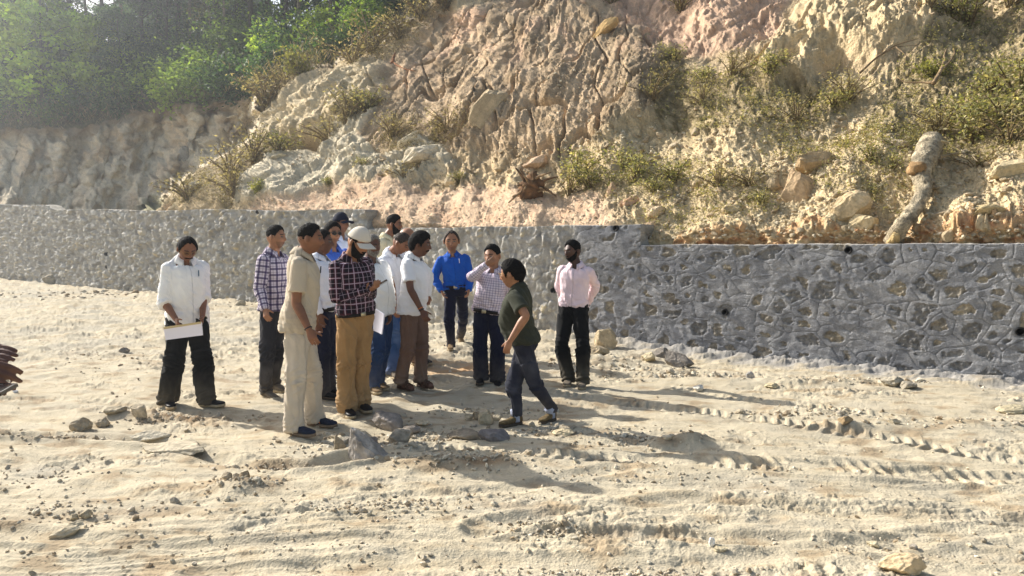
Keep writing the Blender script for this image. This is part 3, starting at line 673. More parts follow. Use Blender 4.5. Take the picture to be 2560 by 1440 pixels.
# ---- the head's own surface, in head space (x to the person's left, y forward, z up), metres for a 0.235 m head
def head_grid(nu=96, nv=72):
    ph = np.arange(nu) / nu * 2 * math.pi; th = np.linspace(0.0, math.pi, nv)
    T, Pp = np.meshgrid(th, ph, indexing='ij')
    return np.sin(T) * np.sin(Pp), np.sin(T) * np.cos(Pp), np.cos(T)        # ph=0 is the face
def G(x, s): return np.exp(-(x / s) ** 2)
def head_pts(dx, dy, dz, face=1.0):
    x = dx * 0.076; y = np.where(dy > 0, dy * 0.094, dy * 0.104); z = dz * 0.1175
    low = np.clip(-z / 0.1175, 0, 1)
    x = x * (1 - 0.32 * low ** 1.6) * (1 + 0.05 * G(z - 0.045, 0.04))
    y = np.where(y < 0, y * (1 - 0.42 * low ** 1.2), y * (1 - 0.06 * low))
    fr = np.clip(dy, 0, 1) ** 1.5                                           # frontness
    y = y - 0.010 * fr * G(z - 0.075, 0.035)                               # forehead slopes back
    y = y + fr * (0.004 * G(z - 0.030, 0.010) * G(x, 0.045))                # brow
    y = y - fr * 0.010 * (G(x - 0.031, 0.016) + G(x + 0.031, 0.016)) * G(z - 0.012, 0.013)
    nz = np.clip((0.022 - z) / 0.050, 0, 1) * (z > -0.036)
    y = y + fr * (0.027 * nz ** 1.2 * G(x, 0.0105 + 0.004 * nz) * sst(-0.037, -0.028, z))
    y = y + fr * 0.006 * G(z + 0.054, 0.011) * G(x, 0.022) - fr * 0.003 * G(z + 0.056, 0.0025) * G(x, 0.024)
    y = y - fr * 0.004 * G(z + 0.074, 0.008) * G(x, 0.03) + fr * 0.009 * G(z + 0.097, 0.016) * G(x, 0.026)
    s = np.sign(dx); x = x + s * fr * 0.004 * G(z + 0.018, 0.018) * G(np.abs(x) - 0.05, 0.02)
    return x, y, z
HL = lambda a: np.interp(a, [0, 0.5, 0.85, 1.15, 1.32, 1.42, 1.75, 2.1, 3.2], [0.079, 0.073, 0.056, 0.026, -0.018, 0.012, 0.012, -0.042, -0.068])
def shell(mask_fn, thick, nse=0.0, seed=0, inset=0.010):
    dx, dy, dz = head_grid(); x, y, z = head_pts(dx, dy, dz)
    m = mask_fn(dx, dy, dz, x, y, z)
    off = np.clip(m, 0, 1) * thick - (1 - np.clip(m * 3, 0, 1)) * inset
    off = off + (m > 0.15) * nse * fbm(x * 90 + seed, z * 70 + y * 60, 3, seed)
    n = np.stack([dx / 0.076, dy / 0.1, dz / 0.1175], -1); n /= np.linalg.norm(n, axis=-1, keepdims=True)
    P = np.stack([x, y, z], -1) + n * off[..., None]
    nv, nu = x.shape; V = P.reshape(-1, 3)
    q = []; keep = (m > -0.35)
    for i in range(nv - 1):
        for j in range(nu):
            j2 = (j + 1) % nu
            if keep[i, j] or keep[i + 1, j] or keep[i, j2] or keep[i + 1, j2]: q.append([i * nu + j, (i + 1) * nu + j, (i + 1) * nu + j2, i * nu + j2])
    return V, np.array(q)
def hairmask(kind):
    def f(dx, dy, dz, x, y, z):
        a = np.arctan2(np.abs(dx), dy); zl = HL(a)
        if kind == 'receding': zl = zl + 0.022 * G(a - 0.5, 0.5)
        if kind == 'bald': zl = zl + 0.0 ; return np.clip((z - zl) / 0.012, -1, 1) * sst(0.055, 0.03, z) * 1.0 - 0.01
        if kind == 'low': zl = zl - 0.010
        jag = 0.010 * fbm(a * 14, z * 60, 2, 5)
        k = np.clip((z - zl + jag) / 0.016, -1, 1)
        if kind in ('crop', 'guard'): k = np.where(k > 0, k * np.interp(z, [-0.06, 0.02, 0.07], [0.12, 0.22, 1.0]), k)
        return k
    return f
def beardmask(full):
    def f(dx, dy, dz, x, y, z):
        a = np.arctan2(np.abs(dx), dy)
        top = np.interp(a, [0, 0.25, 0.42, 0.8, 1.2, 1.45, 1.6], [-0.037, -0.038, -0.05, -0.040, -0.012, 0.02, 0.02])
        k = np.clip((top - z) / 0.012, -1, 1) * sst(1.62, 1.45, a)
        k = k - 2.0 * G(z + 0.056, 0.006) * G(x, 0.024) * (1 if full else 1)
        k = np.where(a > 1.62, -1, k)
        return np.where(z < -0.112, k * 0.8, k)
    return f
def mustmask(dx, dy, dz, x, y, z):
    return np.clip(1 - ((z + 0.043 + 0.25 * np.abs(x)) / 0.008) ** 2, -1, 1) * (np.abs(x) < 0.036) * (dy > 0) - (np.abs(x) >= 0.036) - (dy <= 0)

def person(S):
    k = S['k']; D = S['D']; col_s = lin(*S.get('skin', (122, 82, 58)))
    yaw = R(S['yaw']); fw = np.array([math.sin(yaw), -math.cos(yaw), 0]); lt = np.array([math.cos(yaw), math.sin(yaw), 0])
    # ---- joints
    ank = {}; toes = {}
    for s in 'RL':
        kx, ky, ax, ay, tx, ty = S['leg' + s][:6]; lift = S['leg' + s][6] if len(S['leg' + s]) > 6 else 0
        z0 = ray(ax, ay)[1]; Y = (0.085 * k + lift - EYE) / z0 if z0 < 0 else D
        Y = float(np.clip(Y, D - S.get('spread', 0.3), D + S.get('spread', 0.3))); x = ray(ax, ay)[0] * Y
        g = float(gh(x, Y, True)); ank[s] = np.array([x, Y, g + 0.085 * k + lift])
        z0 = ray(tx, ty)[1]; Y2 = (0.03 - EYE) / z0; p = np.array([ray(tx, ty)[0] * Y2, Y2, ank[s][2]])
        d = p - ank[s]; d[2] = 0
        toes[s] = nrm(nrm(d) * 1.0 + nrm(fw) * 0.35)
    feet_py = (S['legR'][3] + S['legL'][3]) / 2
    npx, npy = S['neck']; ppx = S['pel']; ppy = npy + 0.385 * (feet_py - npy) + S.get('pdy', 0)
    Pn = P3(npx, npy, D - S.get('lean', 0.0)); Pp = P3(ppx, ppy, D)
    up = nrm(Pn - Pp); lt2 = nrm(lt - up * np.dot(lt, up)); fw2 = np.cross(lt2, up) * 1.0
    if np.dot(fw2, fw) < 0: fw2 = -fw2
    sw = S.get('sw', 0.165) * k
    sh = {'L': Pn - up * 0.068 * k + lt2 * sw, 'R': Pn - up * 0.068 * k - lt2 * sw}
    hip = {'L': Pp + lt2 * 0.085 * k, 'R': Pp - lt2 * 0.085 * k}
    knee = {}
    for s in 'RL':
        kx, ky = S['leg' + s][:2]; Y = 0.5 * hip[s][1] + 0.5 * ank[s][1] + 0.05 * toes[s][1]; knee[s] = P3(kx, ky, Y)
    def reach(A, px, py, L, sign):
        x, z = ray(px, py); o = np.array([0, 0, EYE]); d = nrm([x, 1, z]); q = o - A
        b = np.dot(d, q); c = np.dot(q, q) - L * L; disc = b * b - c
        t = -b if disc < 0 else (-b - math.sqrt(disc) if sign == 'n' else -b + math.sqrt(disc)); return o + d * t
    elb = {}; wri = {}; hdir = {}
    for s in 'RL':
        a = S.get('arm' + s)
        if a is None:
            sg = lt2 if s == 'L' else -lt2
            elb[s] = sh[s] - up * 0.28 * k + sg * 0.03 - fw2 * 0.02; wri[s] = elb[s] - up * 0.24 * k + fw2 * 0.07; hdir[s] = nrm(-up + fw2 * 0.2)
        else:
            elb[s] = reach(sh[s], a[0], a[1], 0.29 * k, a[2]); wri[s] = reach(elb[s], a[3], a[4], 0.25 * k, a[5])
            h = reach(wri[s], a[6], a[7], 0.13 * k, a[8]); hdir[s] = nrm(h - wri[s])
    # ---- head
    hx, hy, hpx, hyaw, hpit = S['head'][:5]; hroll = S['head'][5] if len(S['head']) > 5 else 0
    Hc = P3(hx, hy, D - S.get('lean', 0) * 1.1 - S.get('hfw', 0.0)); hs = hpx / F * D / 0.235
    hyw = R(hyaw); f_ = np.array([math.sin(hyw), -math.cos(hyw), 0]); l_ = np.array([math.cos(hyw), math.sin(hyw), 0])
    pt = R(hpit); fh = f_ * math.cos(pt) - UPV * math.sin(pt); uh = UPV * math.cos(pt) + f_ * math.sin(pt)
    rr_ = R(hroll); l2 = l_ * math.cos(rr_) + uh * math.sin(rr_); uh = uh * math.cos(rr_) - l_ * math.sin(rr_)
    HM = np.stack([l2, fh, uh], 1) * hs                                     # columns: head axes in the world
    toW = lambda v: v @ HM.T + Hc
    toH = lambda v: (v - Hc) @ np.linalg.inv(HM).T
    dx, dy, dz = head_grid(); x, y, z = head_pts(dx, dy, dz)
    hv = toW(np.stack([x, y, z], -1).reshape(-1, 3)); nv_, nu_ = x.shape
    hq = [[i * nu_ + j, (i + 1) * nu_ + j, (i + 1) * nu_ + (j + 1) % nu_, i * nu_ + (j + 1) % nu_] for i in range(nv_ - 1) for j in range(nu_)]
    parts = [(hv, hq, [])]
    for s in (1, -1):
        V, q, t = ball((0, 0, 0), (0.012, 0.018, 0.032), 8); a = 0.45 * s
        V = np.stack([V[:, 0] * math.cos(a) + V[:, 1] * math.sin(a), -V[:, 0] * math.sin(a) + V[:, 1] * math.cos(a), V[:, 2]], -1) if s > 0 else np.stack([V[:, 0] * math.cos(a) + V[:, 1] * math.sin(a), -V[:, 0] * math.sin(a) + V[:, 1] * math.cos(a), V[:, 2]], -1)
        V[:, 0] += s * 0.084; V[:, 1] += -0.012; V[:, 2] += 0.000
        parts.append((toW(V), q, t))
    nb = toW(np.array([[0, -0.022, -0.060]]))[0]; nr = 0.056 * k * S.get('neckr', 1)
    parts.append(tube([nb, (nb + Pn) / 2 + fw2 * 0.004, Pn - up * 0.02, Pn - up * 0.08 * k], [0.050 * hs, nr, nr * 1.08, nr * 1.3], fw2, 4, 20))
    # torso under the clothes
    W = S.get('W', 1.0) * k; Dp = S.get('dep', 1.0) * k; bel = S.get('belly', 0.0)
    wa = Pp + up * 0.10 * k
    tl = np.linalg.norm(Pn - Pp)
    def torso(sc, f0, fl=0):
        tab = [(-0.20, 0.172, 0.115, 0.125, 0), (0.0, 0.170, 0.112, 0.120, .2), (0.2, 0.158, 0.108, 0.104, .8), (0.36, 0.156, 0.110, 0.100, 1), (0.52, 0.160, 0.115, 0.105, .75), (0.68, 0.168, 0.118, 0.115, .3),
               (0.80, 0.170, 0.110, 0.115, .1), (0.88, 0.160, 0.090, 0.105, 0), (0.94, 0.128, 0.072, 0.086, 0), (0.985, 0.090, 0.062, 0.070, 0), (1.02, 0.062, 0.058, 0.060, 0)]
        T = np.array(tab); rings = []
        for f in np.linspace(f0, 1.02, 26):
            w_, df, db, be = [np.interp(f, T[:, 0], T[:, i]) for i in range(1, 5)]
            c = Pp + (Pn - Pp) * f + fw2 * (0.010 * math.sin(f * 3.1))
            fx_ = nrm(fw2 - up * 1.05 * float(sst(0.90, 1.0, f)))
            if fl: w_, df, db = [q_ * (1 + fl * float(sst(0.3, 0.0, f))) for q_ in (w_, df, db)]
            rings.append((c, lt2, fx_, w_ * W * sc, (df * sc) * Dp + be * bel, db * Dp * sc, 2.35 if f < 0.9 else 2.05))
        return loft(rings, 44)
    parts.append(torso(0.77, -0.05))
    arm_segs = []
    ar = S.get('armr', 1.0) * k
    for s in 'RL':
        sg = lt2 if s == 'L' else -lt2
        P_ = [sh[s] - sg * 0.05 - up * 0.02, sh[s] - sg * 0.01 - up * 0.035, (sh[s] + elb[s]) / 2 + sg * 0.004, elb[s], (elb[s] * 0.7 + wri[s] * 0.3), wri[s]]
        parts.append(tube(P_, [0.03 * ar, 0.040 * ar, 0.044 * ar, 0.038 * ar, 0.039 * ar, 0.025 * ar], fw2, 5, 18))
        parts.append(hand(wri[s], hdir[s], s, nrm(wri[s] - elb[s]), fw2, lt2, k * S.get('handk', 1.0), S.get('hand' + s, {})))
    if S.get('shoes') == 'sandal':
        for s in 'RL':
            f3 = toes[s]; l3 = np.cross(UPV, f3); a = ank[s]; g = a[2] - 0.085 * k
            parts.append(tube([knee[s], a + UPV * 0.05, a - UPV * 0.02], [0.05, 0.038, 0.036], f3, 5, 16))
            rings = []
            for t_ in np.linspace(0, 1, 12):
                c = np.array([a[0], a[1], g]) + f3 * (-0.055 + 0.24 * t_) * k; hgt = np.interp(t_, [0, .15, .35, .6, .85, 1], [.045, .07, .075, .052, .036, .022]) * k
                wd = np.interp(t_, [0, .15, .4, .75, 1], [.022, .032, .034, .046, .028]) * k
                rings.append((c + UPV * (0.018 + hgt / 2), l3, UPV, wd, hgt / 2, hgt / 2, 2.4))
            parts.append(loft(rings, 20))
    V, Fq, N_ = remesh(parts, S.get('vox', 0.0055), 1, 0.4)
    # ---- skin colour by place on the head
    hl = toH(V); d = np.linalg.norm(V - Hc, axis=1); ish = d < 0.17
    colr = np.repeat(col_s[None], len(V), 0) * (1 + 0.12 * fbm(V[:, 0] * 9 + V[:, 1] * 4, V[:, 2] * 9, 3, 7))[:, None]
    X_, Y_, Z_ = hl[:, 0], hl[:, 1], hl[:, 2]; fr = (Y_ > 0.03) & ish
    def mx(c, m):
        nonlocal colr; m = np.clip(m * fr, 0, 1)[:, None]; colr = colr * (1 - m) + np.asarray(c) * m
    mx(col_s * np.array([0.85, 0.55, 0.55]), G(Z_ + 0.056, 0.008) * G(X_, 0.020) * 0.8)
    mx(lin(22, 18, 16), sst(0.0075, 0.0045, np.abs(Z_ - 0.032 - 0.06 * np.abs(X_) * 0)) * sst(0.010, 0.014, np.abs(X_)) * sst(0.052, 0.046, np.abs(X_)) * 0.85)
    ey = ((np.abs(X_) - 0.031) / 0.014) ** 2 + ((Z_ - 0.011) / 0.0062) ** 2
    mx(lin(46, 34, 28), sst(1.9, 1.2, ey) * 0.7); 
    if S.get('eyes', 1): mx(lin(170, 160, 150), sst(1.0, 0.7, ey) * 0.6)
    mx(lin(20, 14, 12), sst(0.0066, 0.0048, np.hypot(np.abs(X_) - 0.031, Z_ - 0.011)) * S.get('eyes', 1))
    mx(lin(50, 38, 32), S.get('stubble', 0.15) * (Z_ < -0.035) * sst(0.0, 0.02, np.abs(Z_ + 0.056) + 0.012) * sst(-0.035, -0.05, Z_))
    body = mesh_np('person', V, Fq, M_skin, col=colr)
    tag(body, S['label'], 'person', kind=None)
    # ---- hair, moustache, beard, cap
    hm = S.get('hairmat', M_hairb); hk = S.get('hair', 'crop')
    if hk:
        v, q = shell(hairmask(hk), S.get('hairt', 0.016), 0.0035, S['seed']); mesh_np('hair', toW(v), q, hm, parent=body, flip=True)
    if S.get('must'): v, q = shell(mustmask, 0.008, 0.001, 3); mesh_np('moustache', toW(v), q, S.get('mustmat', hm), parent=body, flip=True)
    if S.get('beard'): v, q = shell(beardmask(1), S['beard'], 0.003, 4, 0.006); mesh_np('beard', toW(v), q, S.get('beardmat', hm), parent=body, flip=True)
    if S.get('cap'):
        mcap = cloth('cap_cloth', S['cap'], var=0.06)
        fcap = lambda dx, dy, dz, x, y, z: np.clip((z - 0.036 - 0.010 * (dy > 0) * dy + 0.012 * (dy < 0) * -dy) / 0.006, -1, 1)
        v, q = shell(fcap, 0.017, 0.0, 0, 0.004); v[:, 2] += np.clip(v[:, 2] - 0.04, 0, 1) * 0.16
        c_ = mesh_np('cap', toW(v), q, mcap, parent=body, flip=True, attrs={'guv': v})
        bv = []; nb_ = 17; mb = 8
        for lay in (0.0, -0.004):
            for i in range(mb + 1):
                for j in range(nb_):
                    a = (j / (nb_ - 1) - 0.5) * 2.3; r0 = 0.1 * (1 - i / mb) ; ex = 0.072 * i / mb * math.cos(a * 0.62)
                    xx = math.sin(a) * (0.084 + ex * 0.25); yy = math.cos(a) * 0.102 + ex
                    bv.append([xx, yy, 0.047 + lay - 7.0 * xx * xx * 0.55 - 0.20 * ex])
        bv = np.array(bv); w2 = nb_; half = (mb + 1) * nb_; q = []
        for i in range(mb):
            for j in range(nb_ - 1):
                a = i * w2 + j; q += [[a, a + 1, a + w2 + 1, a + w2], [half + a, half + a + w2, half + a + w2 + 1, half + a + 1]]
        for j in range(nb_ - 1): a = mb * w2 + j; q.append([a, a + 1, half + a + 1, half + a])
        for i in range(mb):
            for j in (0, nb_ - 1): a = i * w2 + j; q.append([a, a + w2, half + a + w2, half + a])
        mesh_np('brim', toW(bv), np.array(q), mcap, parent=c_, attrs={'guv': bv})
    if S.get('glasses'):
        dark = S['glasses'] == 'dark'; fm = M_frame if dark else M_gold; prt = []
        def ringt(cx):
            P_ = [np.array([cx + 0.024 * math.cos(a), 0.101 - 3.5 * (cx + 0.024 * math.cos(a)) ** 2, 0.008 + 0.018 * math.sin(a)]) for a in np.linspace(0, 2 * math.pi, 19)]
            return tube(P_, [0.0026 if dark else 0.0016] * 19, np.array([0, 1.0, 0.01]), 1, 6, smooth=False)
        for cx in (-0.032, 0.032): prt.append(ringt(cx))
        prt.append(tube([np.array([-0.010, 0.103, 0.012]), np.array([0, 0.106, 0.014]), np.array([0.010, 0.103, 0.012])], [0.002] * 3, np.array([0, 1., .01]), 2, 6))
        for s in (-1, 1): prt.append(tube([np.array([s * 0.057, 0.088, 0.014]), np.array([s * 0.079, 0.04, 0.012]), np.array([s * 0.083, -0.015, 0.006])], [0.0028 if dark else .0018] * 3, np.array([0, 0.1, 1.]), 2, 6))
        v, q, t = merge(prt); gl = mesh_np('glasses', toW(v), [np.array(q), np.array(t)], fm, parent=body)
        for cx in (-0.032, 0.032):
            an = np.arange(16) / 16 * 2 * math.pi; lv = [[cx, 0.1 - 3.5 * cx * cx, 0.008]] + [[cx + 0.023 * math.cos(a), 0.101 - 3.5 * (cx + 0.023 * math.cos(a)) ** 2, 0.008 + 0.017 * math.sin(a)] for a in an]
            lv = np.array(lv); lv2 = lv.copy(); lv2[:, 1] -= 0.0015; lq = [[0, 1 + j, 1 + (j + 1) % 16] for j in range(16)] + [[17, 18 + (j + 1) % 16, 18 + j] for j in range(16)]
            mesh_np('lens', toW(np.concatenate([lv, lv2])), np.array(lq), M_lensd if dark else M_lens, parent=gl)
    # ---- shirt
    tuck = S.get('tuck', False); loose = S.get('loose', 1.0)
    hemz = S['hem']                                             # photograph row of the hem
    pz = P3(ppx, hemz, D); f0 = float(np.dot(pz - Pp, up) / tl)
    if tuck: f0 = f0 - 0.03
    sp = [torso(1.0 * loose, f0, 0 if tuck else 0.06)]
    sleeve = S.get('sleeve', 'long')
    segs = [(Pp - up * 0.2, Pn, lt2, fw2, 0, 0.145 * W, 0.0)]
    sl_r = S.get('slr', 1.0) * ar; sa_ = ar * (1 + 0.3 * (S.get('slr', 1.0) - 1))
    for s in 'RL':
        sg = lt2 if s == 'L' else -lt2; so_ = sh[s] - up * 0.004
        if sleeve == 'short':
            e = sh[s] + (elb[s] - sh[s]) * 0.74
            sp.append(tube([so_ - sg * 0.075 - up * 0.006, so_ - up * 0.012, so_ * .6 + e * .4, e], [0.046 * sa_, 0.060 * sa_, 0.064 * sl_r, 0.068 * sl_r], fw2, 6, 22))
            segs.append((sh[s], e, nrm(np.cross(nrm(e - sh[s]), fw2)), fw2, 1, 0.055, 0.0))
        else:
            end = wri[s] if sleeve == 'long' else elb[s] + (wri[s] - elb[s]) * S.get('roll', 0.15)
            re = 0.040 if sleeve == 'long' else 0.056
            P_ = [so_ - sg * 0.075 - up * 0.006, so_ - up * 0.012, (sh[s] + elb[s]) / 2, elb[s]] + ([elb[s] * 0.5 + end * 0.5] if sleeve == 'long' else []) + [end]
            Rr = [0.046 * sa_, 0.060 * sa_, 0.060 * sl_r, 0.053 * sl_r] + ([0.049 * sl_r] if sleeve == 'long' else []) + [re * sl_r]
            sp.append(tube(P_, Rr, fw2, 6, 22))
            if sleeve == 'rolled':
                dd = nrm(end - elb[s]); sp.append(tube([end - dd * 0.055, end + dd * 0.004], [re * sl_r + 0.006, re * sl_r + 0.007], fw2, 3, 22))
            r1 = nrm(np.cross(nrm(elb[s] - sh[s]), fw2)); segs.append((sh[s], elb[s], r1, np.cross(r1, nrm(elb[s] - sh[s])) * 1.0, 1, 0.052, 0.0))
            dd = nrm(end - elb[s]); rf = fw2 if abs(np.dot(dd, fw2)) < 0.85 else up
            r1 = nrm(np.cross(dd, rf)); segs.append((elb[s], end, r1, np.cross(r1, dd), 2, 0.047, 0.29))
    V, Fq, N_ = remesh(sp, S.get('svox', 0.0065), 4, 0.5)
    gv = seg_coords(V, segs); ar_, al, pt_ = gv.T
    tor = pt_ == 0; sd_ = S['seed'] * 13
    fold = 0.011 * fbm(ar_ * 10 + 0.8 * al * 6, al * 4.5, 3, sd_) + 0.006 * ridged(ar_ * 11 + al * 7, al * 7, 2, sd_ + 3) * sst(0.75, 0.25, al)
    fold = fold + 0.009 * ridged(ar_ * 5 + al * 5, al * 15, 2, sd_ + 8) * sst(0.42, 0.2, al) * (1.4 if tuck else 0.6)
    if S.get('placket', True):
        fold = fold + 0.0028 * sst(0.019, 0.016, np.abs(ar_ - 0.0)) * (al > 0) * tor
        for s_ in ((1,) if not S.get('pock2') else (1, -1)):
            inside = sst(0.052, 0.049, np.abs(ar_ - 0.085 * s_)) * sst(0.062, 0.059, np.abs(al - (0.2 + tl * 0.60)))
            fold = fold + 0.0022 * inside * tor
    sf = 0.006 * ridged(al * 12 + ar_ * 8, ar_ * 6, 2, sd_ + 5) + 0.008 * ridged(al * 16 + 1.5 * np.sin(ar_ * 22), ar_ * 9, 1, sd_ + 6) * np.exp(-((al - 0.29) / 0.11) ** 2)
    fold = np.where(tor, fold, sf * (0.55 if sleeve == 'short' else 1.0) - 0.002)
    V = V + N_ * fold[:, None]
    shirt = mesh_np('shirt', V, Fq, S['shirtm'], parent=body, attrs={'guv': gv})
    # collar
    if S.get('collar', True):
        prof = [(-0.002, -0.022), (-0.004, 0.026), (0.006, 0.032), (0.048, -0.024), (0.041, -0.029), (0.006, 0.018)]
        gap = 0.42; m_ = 30; cv = []
        for j in range(m_ + 1):
            a = gap + (2 * math.pi - 2 * gap) * j / m_; di = fw2 * math.cos(a) + lt2 * math.sin(a)
            fr_ = max(0, math.cos(a)); tip = 1 + 0.45 * math.exp(-((min(a, 2 * math.pi - a) - gap) / 0.3) ** 2)
            for (r_, z_) in prof:
                rr = 0.0625 * k * S.get('neckr', 1) + r_ * 0.9 * k; zz = (z_ * (tip if z_ < 0 else 1)) * k - 0.036 * fr_ * k + 0.014 * (1 - fr_) * k
                cv.append(Pn + di * rr * (1 + 0.10 * fr_) + up * zz)
        npf = len(prof); q = [[j * npf + i, j * npf + (i + 1) % npf, (j + 1) * npf + (i + 1) % npf, (j + 1) * npf + i] for j in range(m_) for i in range(npf)]
        cv = np.array(cv); q += [[0, 1, 2, 3], [0, 3, 4, 5]]; b0 = m_ * npf; q += [[b0 + 3, b0 + 2, b0 + 1, b0], [b0 + 5, b0 + 4, b0 + 3, b0]]
        mesh_np('collar', cv, np.array(q), S.get('collarm', S['shirtm']), parent=shirt, attrs={'guv': (cv - Pn) * 1.0})
    # ---- trousers
    tr = S.get('tr', 1.0) * k; tp = []
    topf = float(np.dot(P3(ppx, hemz, D) - Pp, up)) / k + 0.012
    rg = []
    for f, w_, df, db in ((-0.12, 0.100, 0.075, 0.085), (-0.07, 0.150, 0.100, 0.118), (0.0, 0.172, 0.112, 0.128), (0.06, 0.166, 0.110, 0.118), (0.10, 0.160, 0.108, 0.108), (0.145, 0.158, 0.108, 0.104)):
        if tuck and f > 0.05: f = f * topf / 0.145
        if not tuck and f > -0.08: w_, df, db = (w_ * 0.82, df * 0.74, db * 0.78) if f > 0.03 else (w_ * 0.94, df * 0.92, db * 0.92)
        rg.append((Pp + up * f * k, lt2, fw2, w_ * S.get('W', 1) ** 0.8 * k * (1.0 if f < 0.1 else 0.985), df * Dp ** 0.6 + (bel * 0.35 if f > 0.03 else 0), db * 0.93 * Dp ** 0.5, 2.3))
    tp.append(loft(rg, 36)); segs = [(Pp - up * 0.1, Pp + up * 0.15, lt2, fw2, 0, 0.15, -0.1)]
    hemr = S.get('hemr', 0.062)
    for s in 'RL':
        h0 = hip[s] + (Pp - hip[s]) * 0.14 - UPV * (0.0 if tuck else 0.035); a0 = ank[s] - UPV * (0.035 * k if S.get('shoes') != 'sandal' else 0.01) - toes[s] * 0.005 + UPV * S.get('cuffup', 0)
        fk = toes[s] * 0.5 + fw2 * 0.5
        P_ = [h0 + up * 0.02, h0 * 0.55 + knee[s] * 0.45, knee[s], knee[s] * 0.5 + a0 * 0.5 - fk * 0.008, a0 + UPV * 0.03, a0]
        tp.append(tube(P_, [0.100 * tr, 0.089 * tr, 0.068 * tr, 0.066 * tr * (hemr / 0.062), hemr * tr, hemr * tr * 1.03], fk, 7, 24))
        u1 = nrm(np.cross(nrm(knee[s] - h0), fk)); segs.append((h0, knee[s], u1, fk, 1, 0.075, 0.0))
        u1 = nrm(np.cross(nrm(a0 - knee[s]), fk)); segs.append((knee[s], a0, u1, fk, 2, 0.06, 0.45))
    V, Fq, N_ = remesh(tp, S.get('svox', 0.0065) + 0.0005, 4, 0.5)
    gv = seg_coords(V, segs); ar_, al, pt_ = gv.T
    A = S.get('fold', 1.0) * 2.1
    fo = 0.004 * fbm(ar_ * 12 + al * 3, al * 4, 3, sd_ + 20) * A
    fo = fo + A * 0.0065 * ridged(al * 17 + 1.2 * np.sin(ar_ * 16 + pt_), ar_ * 8, 2, sd_ + 22) * (np.exp(-((al - 0.46) / 0.10) ** 2) + 1.1 * np.exp(-((al - 0.86) / 0.10) ** 2))
    fo = fo + A * 0.0045 * ridged(al * 11 + ar_ * 14, ar_ * 5, 2, sd_ + 23) * np.exp(-((al - 0.02) / 0.14) ** 2) + A * 0.004 * ridged(ar_ * 18 + al * 1.5, al * 2.0, 1, sd_ + 25) * (al > 0.1)
    V = V + N_ * fo[:, None]
    trou = mesh_np('trousers', V, Fq, S['trm'], parent=body, attrs={'guv': gv})
    if S.get('turnup'):
        for s in 'RL':
            a0 = ank[s] + UPV * (S.get('cuffup', 0) - 0.035 * k); mm = nrm(knee[s] - a0)
            v, q, t = tube([a0 - mm * 0.002, a0 + mm * 0.05], [hemr * tr * 1.05, hemr * tr * 1.06], toes[s], 3, 22); mesh_np('turned_cuff', v, [np.array(q), np.array(t)], S['turnup'], parent=trou, attrs={'guv': v})
            v, q, t = tube([ank[s] - UPV * 0.04, ank[s] + UPV * 0.10], [0.042 * k, 0.040 * k], toes[s], 4, 18); mesh_np('sock', v, [np.array(q), np.array(t)], S['turnup'], parent=body, attrs={'guv': v})
    # ---- belt
    if S.get('belt', tuck):
        by = S.get('belty', hemz); pb = P3(ppx, by, D); fb = float(np.dot(pb - Pp, up)); T = [(-0.015, 1), (0.015, 1)]
        rg = []
        for f, w_ in ((-0.019, .96), (-0.019, 1.0), (0.019, 1.0), (0.019, .96)):
            rg.append((Pp + up * (fb + f), lt2, fw2, 0.170 * S.get('W', 1) * k * w_ * S.get('beltw', 1), (0.116 * Dp + bel * 0.75) * w_, 0.116 * Dp * w_, 2.3))
        v, q, t = loft(rg, 40); bt = mesh_np('belt', v, [np.array(q), np.array(t)], M_beltm, parent=body)
        c = Pp + up * fb + fw2 * (0.118 * Dp + bel * 0.75)
        v, q, t = loft([(c - fw2 * 0.004, lt2, up, 0.026, 0.019, 0.019, 6), (c + fw2 * 0.004, lt2, up, 0.024, 0.018, 0.018, 6)], 24)
        mesh_np('buckle', v, [np.array(q), np.array(t)], M_buckle, parent=bt)
    # ---- shoes
    for s in 'RL':
        a = ank[s]; f3 = toes[s].copy(); lift = S['leg' + s][6] if len(S['leg' + s]) > 6 else 0
        tilt = S['leg' + s][7] if len(S['leg' + s]) > 7 else 0
        l3 = nrm(np.cross(UPV, f3)); u3 = np.cross(f3, l3)
        ca, sa = math.cos(R(tilt)), math.sin(R(tilt)); f4 = f3 * ca - UPV * sa; u4 = u3 * ca + f3 * sa
        base = a - u4 * 0.083 * k + UPV * 0.006
        if S.get('shoes') == 'sandal': shoe_sandal(body, base, f4, l3, u4, k)
        else: shoe(body, base, f4, l3, u4, k * S.get('shoek', 1.0), S['shoem'], S.get('solem', M_sole), S.get('shoes', 'sneaker'), S.get('swoosh'))
    for nm, s, t0, m_, wd in S.get('bands', []):
        c = wri[s] * t0 + elb[s] * (1 - t0); dd = nrm(wri[s] - elb[s]); v, q, t = tube([c - dd * wd, c + dd * wd], [0.0300 * ar + 0.002] * 2, fw2, 2, 20)
        mesh_np(nm, v, [np.array(q), np.array(t)], m_, parent=body)
    info = dict(body=body, sh=sh, elb=elb, wri=wri, hdir=hdir, Pn=Pn, Pp=Pp, up=up, fw=fw2, lt=lt2, k=k, D=D, Hc=Hc, W=W, Dp=Dp, bel=bel, tl=tl)
    return info

